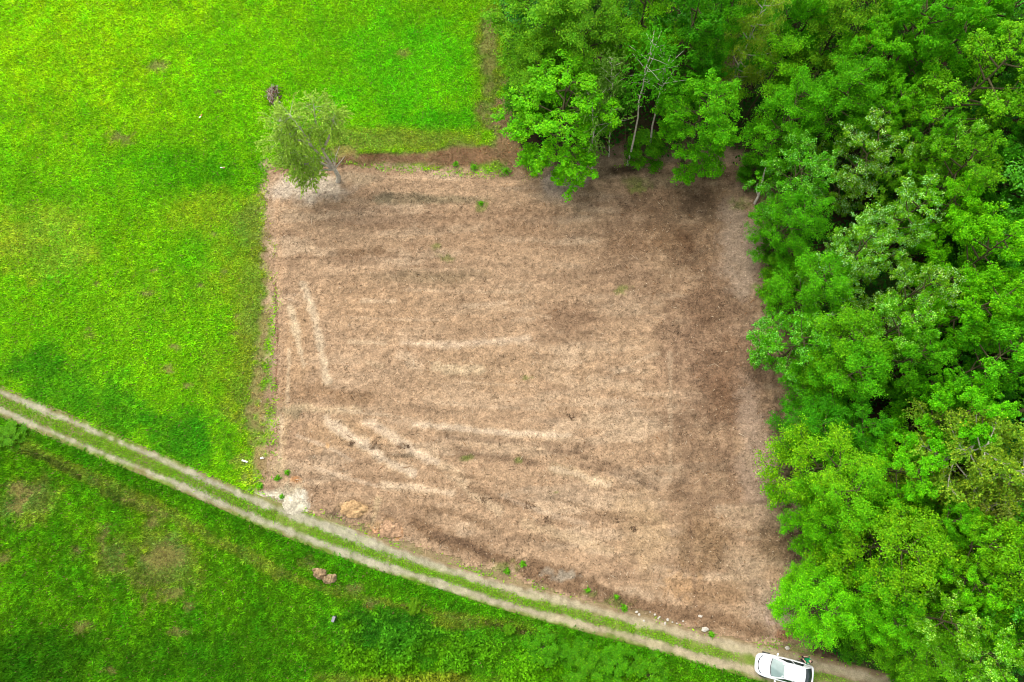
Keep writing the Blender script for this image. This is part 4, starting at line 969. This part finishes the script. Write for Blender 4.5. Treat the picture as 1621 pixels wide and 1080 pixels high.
# ------------------------------------------------------------------ white car
def patch(c00, c10, c11, c01, nu=10, nv=8, bulge=None, ur=(0, 1), vr=(0, 1), off=0.0):
    """four-sided panel; u runs c00->c10, v runs c00->c01; bulge(u, v) adds a vector"""
    c = [np.array(q, float) for q in (c00, c10, c11, c01)]
    U = np.linspace(*ur, nu); Vv = np.linspace(*vr, nv)
    def f(u, v):
        p = c[0] * (1 - u) * (1 - v) + c[1] * u * (1 - v) + c[2] * u * v + c[3] * (1 - u) * v
        if bulge: p = p + np.array(bulge(u, v))
        return p
    P = np.array([[f(u, v) for u in U] for v in Vv])
    if off:
        du = np.gradient(P, axis=1); dv = np.gradient(P, axis=0); nn = np.cross(du, dv); nn /= np.linalg.norm(nn, axis=2)[..., None] + 1e-9
        P = P + nn * off
    i = np.arange((nv - 1) * (nu - 1)); v = (i // (nu - 1)) * nu + i % (nu - 1)
    return P.reshape(-1, 3), np.stack([v, v + 1, v + nu + 1, v + nu], 1)
def join(parts):
    VV, FF, n = [], [], 0
    for V, F in parts: VV.append(V); FF.append(F + n); n += len(V)
    return np.concatenate(VV), np.concatenate(FF)
def car(loc, rz):
    t = empty('white_car', loc, rz); tag(t, 'white saloon car parked on the farm track at the bottom edge', 'car')
    P_, nt_, b_ = new_mat('white_car_paint', (.80, .80, .80), .28, .5); b_.inputs['Coat Weight'].default_value = .6; b_.inputs['Coat Roughness'].default_value = .06
    tc = nt_.nodes.new('ShaderNodeTexCoord'); nz = nt_.nodes.new('ShaderNodeTexNoise'); nz.inputs['Scale'].default_value = 3; mr = nt_.nodes.new('ShaderNodeMapRange')
    mr.inputs['To Min'].default_value = .2; mr.inputs['To Max'].default_value = .4; nt_.links.new(tc.outputs['Object'], nz.inputs['Vector']); nt_.links.new(nz.outputs['Fac'], mr.inputs['Value']); nt_.links.new(mr.outputs['Result'], b_.inputs['Roughness'])
    glass = noisy('windscreen_glass', A(132,156,150), .08, .6, 2.5, .12); gdark = noisy('tinted_glass', (.022, .034, .034), .06, .6, 3, .3)
    # lower body: sections along the length
    xs = [-2.2, -2.17, -2.06, -1.75, -1.3, -.6, 0, .6, 1.05, 1.5, 1.85, 2.05, 2.16, 2.2]
    hw = [.50, .66, .78, .84, .87, .89, .89, .89, .88, .86, .80, .69, .53, .34]
    zt_ = [.80, .92, .97, .99, .985, .97, .96, .95, .94, .875, .80, .735, .66, .58]
    zb_ = [.40, .34, .28, .24, .22, .22, .22, .22, .22, .22, .24, .28, .34, .42]
    rows = []
    for x, wv, a, b in zip(xs, hw, zt_, zb_):
        m = b + (a - b) * .5
        half = [(0.0, a + .03), (.45 * wv, a + .022), (.80 * wv, a + .005), (.93 * wv, a - .03), (.985 * wv, a - .11), (wv, m), (.985 * wv, b + .10), (.93 * wv, b), (0, b - .01)]
        ring = [(x, yy, zz) for yy, zz in half] + [(x, -yy, zz) for yy, zz in half[-2:0:-1]]
        rows.append(ring)
    R_ = np.array(rows); nr_, nc_ = R_.shape[:2]
    i = np.arange((nr_ - 1) * nc_); r = i // nc_; c = i % nc_
    F = np.stack([r * nc_ + c, r * nc_ + (c + 1) % nc_, (r + 1) * nc_ + (c + 1) % nc_, (r + 1) * nc_ + c], 1)
    V = R_.reshape(-1, 3); V = np.concatenate([V, R_[0].mean(0)[None], R_[-1].mean(0)[None]])
    e0 = np.array([[k, (k + 1) % nc_, len(V) - 2] for k in range(nc_)]); e1 = np.array([[(nr_ - 1) * nc_ + k, (nr_ - 1) * nc_ + (k + 1) % nc_, len(V) - 1] for k in range(nc_)])
    me = mesh_np('body', V, [F[:, ::-1], e0, e1[:, ::-1]], smooth=True); body = obj('body', me, P_, t)
    sb = body.modifiers.new('round', 'SUBSURF'); sb.levels = 2; sb.render_levels = 2
    # cabin
    zb1, zr = .93, 1.42
    A0, A1, A2, A3 = (1.02, -.74, zb1), (1.02, .74, zb1), (.18, .57, zr), (.18, -.57, zr)
    C0, C1, C2, C3 = (-1.92, .70, .97), (-1.92, -.70, .97), (-1.28, -.55, zr), (-1.28, .55, zr)
    bw = lambda u, v: (.16 * (1 - (2 * u - 1) ** 2) * (1 - .55 * v), 0, .03 * math.sin(math.pi * v))
    br = lambda u, v: (-.13 * (1 - (2 * u - 1) ** 2) * (1 - .6 * v), 0, .05 * math.sin(math.pi * v))
    bt = lambda u, v: (0.07 * (1 - (2 * u - 1) ** 2) * v - .052 * (1 - (2 * u - 1) ** 2) * (1 - v), 0, .06 * (1 - (2 * u - 1) ** 2) * (.3 + .7 * math.sin(math.pi * v)))
    bsL = lambda u, v: (0, .05 * math.sin(math.pi * v) * math.sin(math.pi * u) + .06 * math.sin(math.pi * u) * (1 - v), .03 * math.sin(math.pi * u) * v)
    bsR = lambda u, v: (0, -bsL(u, v)[1], bsL(u, v)[2])
    parts = [patch(A0, A1, A2, A3, 14, 10, bw), patch(C0, C1, C2, C3, 14, 10, br), patch(C2 and (-1.28, -.55, zr), (-1.28, .55, zr), (.18, .57, zr), (.18, -.57, zr), 14, 12, bt),
             patch(A1, C0, C3, A2, 16, 8, bsL), patch(C1, A0, A3, C2, 16, 8, bsR)]
    V, F = join(parts); obj('roof', mesh_np('roof', V, F, smooth=True), P_, t)
    V, F = patch(A0, A1, A2, A3, 18, 12, bw, (.05, .95), (.06, .97), .012); ws = obj('windscreen', mesh_np('windscreen', V, F, smooth=True), glass, t)
    V, F = patch(A0, A1, A2, A3, 18, 3, bw, (.06, .94), (.0, .055), .014); obj('wiper_cowl', mesh_np('wiper_cowl', V, F, smooth=True), M_dark, t)
    for u0 in (.10, .84):
        V, F = patch(A0, A1, A2, A3, 4, 4, bw, (u0, u0 + .06), (.80, .92), .017); obj('sticker', mesh_np('sticker', V, F), M_white, ws)
    V, F = patch(C0, C1, C2, C3, 18, 12, br, (.07, .93), (.08, .94), .012); obj('rear_window', mesh_np('rear_window', V, F, smooth=True), gdark, t)
    for q, bb, fl in (((A1, C0, C3, A2), bsL, 0), ((C1, A0, A3, C2), bsR, 1)):
        for u0, u1 in (((.10, .43), (.47, .84)) if not fl else ((.16, .53), (.57, .90))):
            V, F = patch(*q, 10, 6, bb, (u0, u1), (.10, .86), .012); obj('side_window', mesh_np('side_window', V, F, smooth=True), gdark, t)
    # mirrors
    for s_ in (1, -1):
        m = rock_mesh('mirror', random.Random(1), .07, .13, .08, 2, 0); o = obj('mirror', m, P_, t, (.72, s_ * .98, .98)); o.rotation_euler = (0, 0, s_ * .25)
    # nose and tail
    arc = [(1.83 - 0, yy, zz) for yy, zz in ()]
    def strip_on(ptsxy, z, wdt, name, mat, hgt=.05):
        V, F = [], []
        for k, (xx, yy) in enumerate(ptsxy):
            zz = z(xx, yy); d = np.array([1.0, 0.35 * yy]); d /= np.linalg.norm(d)
            V += [(xx - d[0] * wdt / 2, yy - d[1] * wdt / 2, zz + .012), (xx + d[0] * wdt / 2, yy + d[1] * wdt / 2, zz - .01), (xx + d[0] * wdt / 2, yy + d[1] * wdt / 2, zz - hgt), (xx - d[0] * wdt / 2, yy - d[1] * wdt / 2, zz - hgt)]
            if k:
                a = 4 * k; F += [(a - 4 + j, a - 4 + (j + 1) % 4, a + (j + 1) % 4, a + j) for j in range(4)]
        V = np.array(V); F = np.array(F + [(0, 1, 2, 3), (len(V) - 1, len(V) - 2, len(V) - 3, len(V) - 4)])
        return obj(name, mesh_np(name, V, F), mat, t)
    zf = lambda xx, yy: float(np.interp(xx, xs, zt_)) + .035 - .22 * max(0, abs(yy) / float(np.interp(xx, xs, hw)) - .72)
    ys = np.linspace(-.42, .42, 11); strip_on([(2.05 - .55 * yy ** 2, yy) for yy in ys], zf, .07, 'grille', M_dark)
    for s_ in (1, -1):
        ys = np.linspace(.44, .66, 6) * s_; strip_on([(2.06 - .62 * yy ** 2, yy) for yy in ys], zf, .10, 'headlight', noisy('headlight_glass', A(120,128,136), .1, .6, 9, .3))
        ys = np.linspace(.44, .70, 6) * s_; o = strip_on([(-2.135 + .22 * yy ** 2, yy) for yy in ys], lambda a, b: .92, .05, 'tail_light', noisy('red_lens', (.35, .02, .02), .2, .5, 9, .15))
    # wheels
    for sx in (1.36, -1.32):
        for sy in (1, -1):
            bm = bmesh.new(); bmesh.ops.create_cone(bm, cap_ends=True, segments=28, radius1=.32, radius2=.32, depth=.21)
            bmesh.ops.rotate(bm, verts=bm.verts, matrix=Matrix.Rotation(math.pi / 2, 3, 'X')); bmesh.ops.bevel(bm, geom=[e for e in bm.edges if len(e.link_faces) == 2 and e.calc_face_angle() > 1], offset=.03, segments=3, affect='EDGES')
            m = bpy.data.meshes.new('tyre'); bm.to_mesh(m); bm.free(); wh = empty('wheel', (sx, sy * .80, .32)); wh.parent = t
            obj('tyre', m, M_dark, wh)
            bm = bmesh.new(); bmesh.ops.create_cone(bm, cap_ends=True, segments=10, radius1=.2, radius2=.15, depth=.03); bmesh.ops.rotate(bm, verts=bm.verts, matrix=Matrix.Rotation(-sy * math.pi / 2, 3, 'X'))
            m = bpy.data.meshes.new('rim'); bm.to_mesh(m); bm.free(); obj('rim', m, noisy('alloy', (.5, .5, .52), .3, .5, 8, .1, 0, .9), wh, (0, sy * .112, 0))
    return t
cx, cy = G(1236, 1058)
cr = car((cx, cy, zt(cx, cy) + .03), math.pi - math.radians(13.0))
cr.scale = (.955, .955, .955)

# ------------------------------------------------------------------ the person behind the car
def figure(loc, rz):
    t = empty('person', loc, rz); tag(t, 'person in green top and dark trousers standing at the white car\'s rear corner', 'person')
    skin_m = noisy('skin', (.50, .30, .22), .55, .3, 12, .08); green = noisy('green_cloth', A(20,150,92), .85, .15, 14, .2); dark = noisy('dark_cloth', (.018, .02, .022), .9, .1, 14, .3)
    hair_m = noisy('brown_hair', (.035, .020, .012), .7, .3, 40, .4); shoe = noisy('tan_shoe', A(176,130,104), .8, .2, 20, .15)
    def chain(name, chains, mat, parent, sides=12):
        """limbs as tapering lofts merged into one surface by voxel remesh"""
        VV, QQ, TT, n = [], [], [], 0
        for pts, rad in chains:
            pts = np.array(pts, float); q = np.linspace(0, len(pts) - 1, (len(pts) - 1) * 5 + 1)
            PP = np.stack([np.interp(q, np.arange(len(pts)), pts[:, j]) for j in range(3)], 1); R2 = np.interp(q, np.arange(len(pts)), rad)
            V, F, c = tube(PP, R2, sides); m0 = len(V); V = np.concatenate([V, PP[:1]])
            cap = np.array([[(k + 1) % sides, k, m0] for k in range(sides)])
            VV.append(V); QQ.append(F + n); TT.append(np.concatenate([c, cap]) + n); n += len(V)
        me = mesh_np(name, np.concatenate(VV), [np.concatenate(QQ), np.concatenate(TT)], smooth=True)
        o = obj(name, me, mat, parent)
        rm = o.modifiers.new('merge', 'REMESH'); rm.mode = 'VOXEL'; rm.voxel_size = .008; rm.use_smooth_shade = True
        sm = o.modifiers.new('soft', 'SMOOTH'); sm.iterations = 3; sm.factor = .5
        return o
    # faces +x; arms bent forward holding a small controller
    legs = [([(0, s, .93), (.02, s * 1.05, .50), (-.01, s * 1.1, .09)], [.095, .062, .042]) for s in (.10, -.10)]
    feet = [([(-.05, s * 1.1, .045), (.08, s * 1.1, .045), (.18, s * 1.15, .035)], [.042, .045, .03]) for s in (.10, -.10)]
    torso = [([(0, 0, .92), (-.01, 0, 1.10), (0, 0, 1.30), (-.01, 0, 1.42), (0, 0, 1.50), (.015, 0, 1.58)], [.15, .135, .16, .12, .065, .055]), ([(0, .17, 1.40), (0, -.17, 1.40)], [.075, .075])]
    arms = [([(0, s * .19, 1.40), (-.02, s * .25, 1.12), (.24, s * .12, 1.10)], [.058, .046, .033]) for s in (1, -1)]
    head = [([(.02, 0, 1.60), (.025, 0, 1.66), (.01, 0, 1.72), (0, 0, 1.75)], [.07, .095, .095, .055]), ([(.10, 0, 1.655), (.125, 0, 1.64)], [.02, .014])]
    ears = [([(0, s * .09, 1.67), (.0, s * .105, 1.64)], [.022, .015]) for s in (1, -1)]
    hands = []
    for s in (1, -1):
        hands.append(([(.24, s * .12, 1.10), (.31, s * .10, 1.105)], [.033, .036]))
        for k in range(4):
            y0 = s * (.125 - .02 * k); L = (.06, .072, .068, .052)[k]
            hands.append(([(.31, y0, 1.10), (.31 + L * .6, y0 - s * .01, 1.09), (.30 + L * .8, y0 - s * .03, 1.07)], [.0105, .0095, .008]))
        hands.append(([(.28, s * .075, 1.12), (.31, s * .055, 1.135), (.335, s * .05, 1.135)], [.012, .0105, .009]))
    chain('body', legs + feet + torso + arms + head + ears + hands, skin_m, t)
    chain('top', [([(0, 0, .90), (-.01, 0, 1.10), (0, 0, 1.30), (-.01, 0, 1.43), (0, 0, 1.49)], [.172, .158, .182, .14, .085]), ([(0, .17, 1.395), (0, -.17, 1.395)], [.095, .095])] +
          [([(0, s * .19, 1.395), (-.02, s * .25, 1.15), (.0, s * .245, 1.115)], [.08, .066, .062]) for s in (1, -1)], green, t)
    chain('trousers', [([(0, s * .9, .97), (.02, s * 1.05, .50), (-.01, s * 1.1, .10)], [.125, .085, .068]) for s in (.10, -.10)] + [([(0, .07, .93), (0, -.07, .93)], [.135, .135])], dark, t)
    for s in (.10, -.10): chain('shoe', [([(-.06, s * 1.1, .05), (.08, s * 1.1, .05), (.20, s * 1.15, .04)], [.055, .056, .042])], shoe, t)
    chain('hair', [([(-.05, 0, 1.64), (-.03, 0, 1.70), (-.01, 0, 1.745)], [.085, .098, .085])], hair_m, t)
    for s in (1, -1): obj('eye', rock_mesh('eye', random.Random(2), .012, .014, .010, 2, 0), M_dark, t, (.112, s * .034, 1.675))
    return t
fx, fy = G(1268.5, 1041.5); figure((fx, fy, zt(fx, fy) + .02), math.radians(150))
fig_c = Matrix.Rotation(math.radians(150), 3, 'Z') @ Vector((.345, 0, 1.085))
ctl = empty('remote_controller', (fx + fig_c.x, fy + fig_c.y, zt(fx, fy) + .02 + fig_c.z), math.radians(150)); tag(ctl, 'small dark remote controller held by the person in green', 'controller')
obj('case', box_mesh('case', .09, .17, .045, .012), M_dark, ctl, (0, 0, -.02))
for s_ in (1, -1): obj('stick', box_mesh('stick', .012, .012, .03, .003), M_grey, ctl, (.01, s_ * .045, .026))
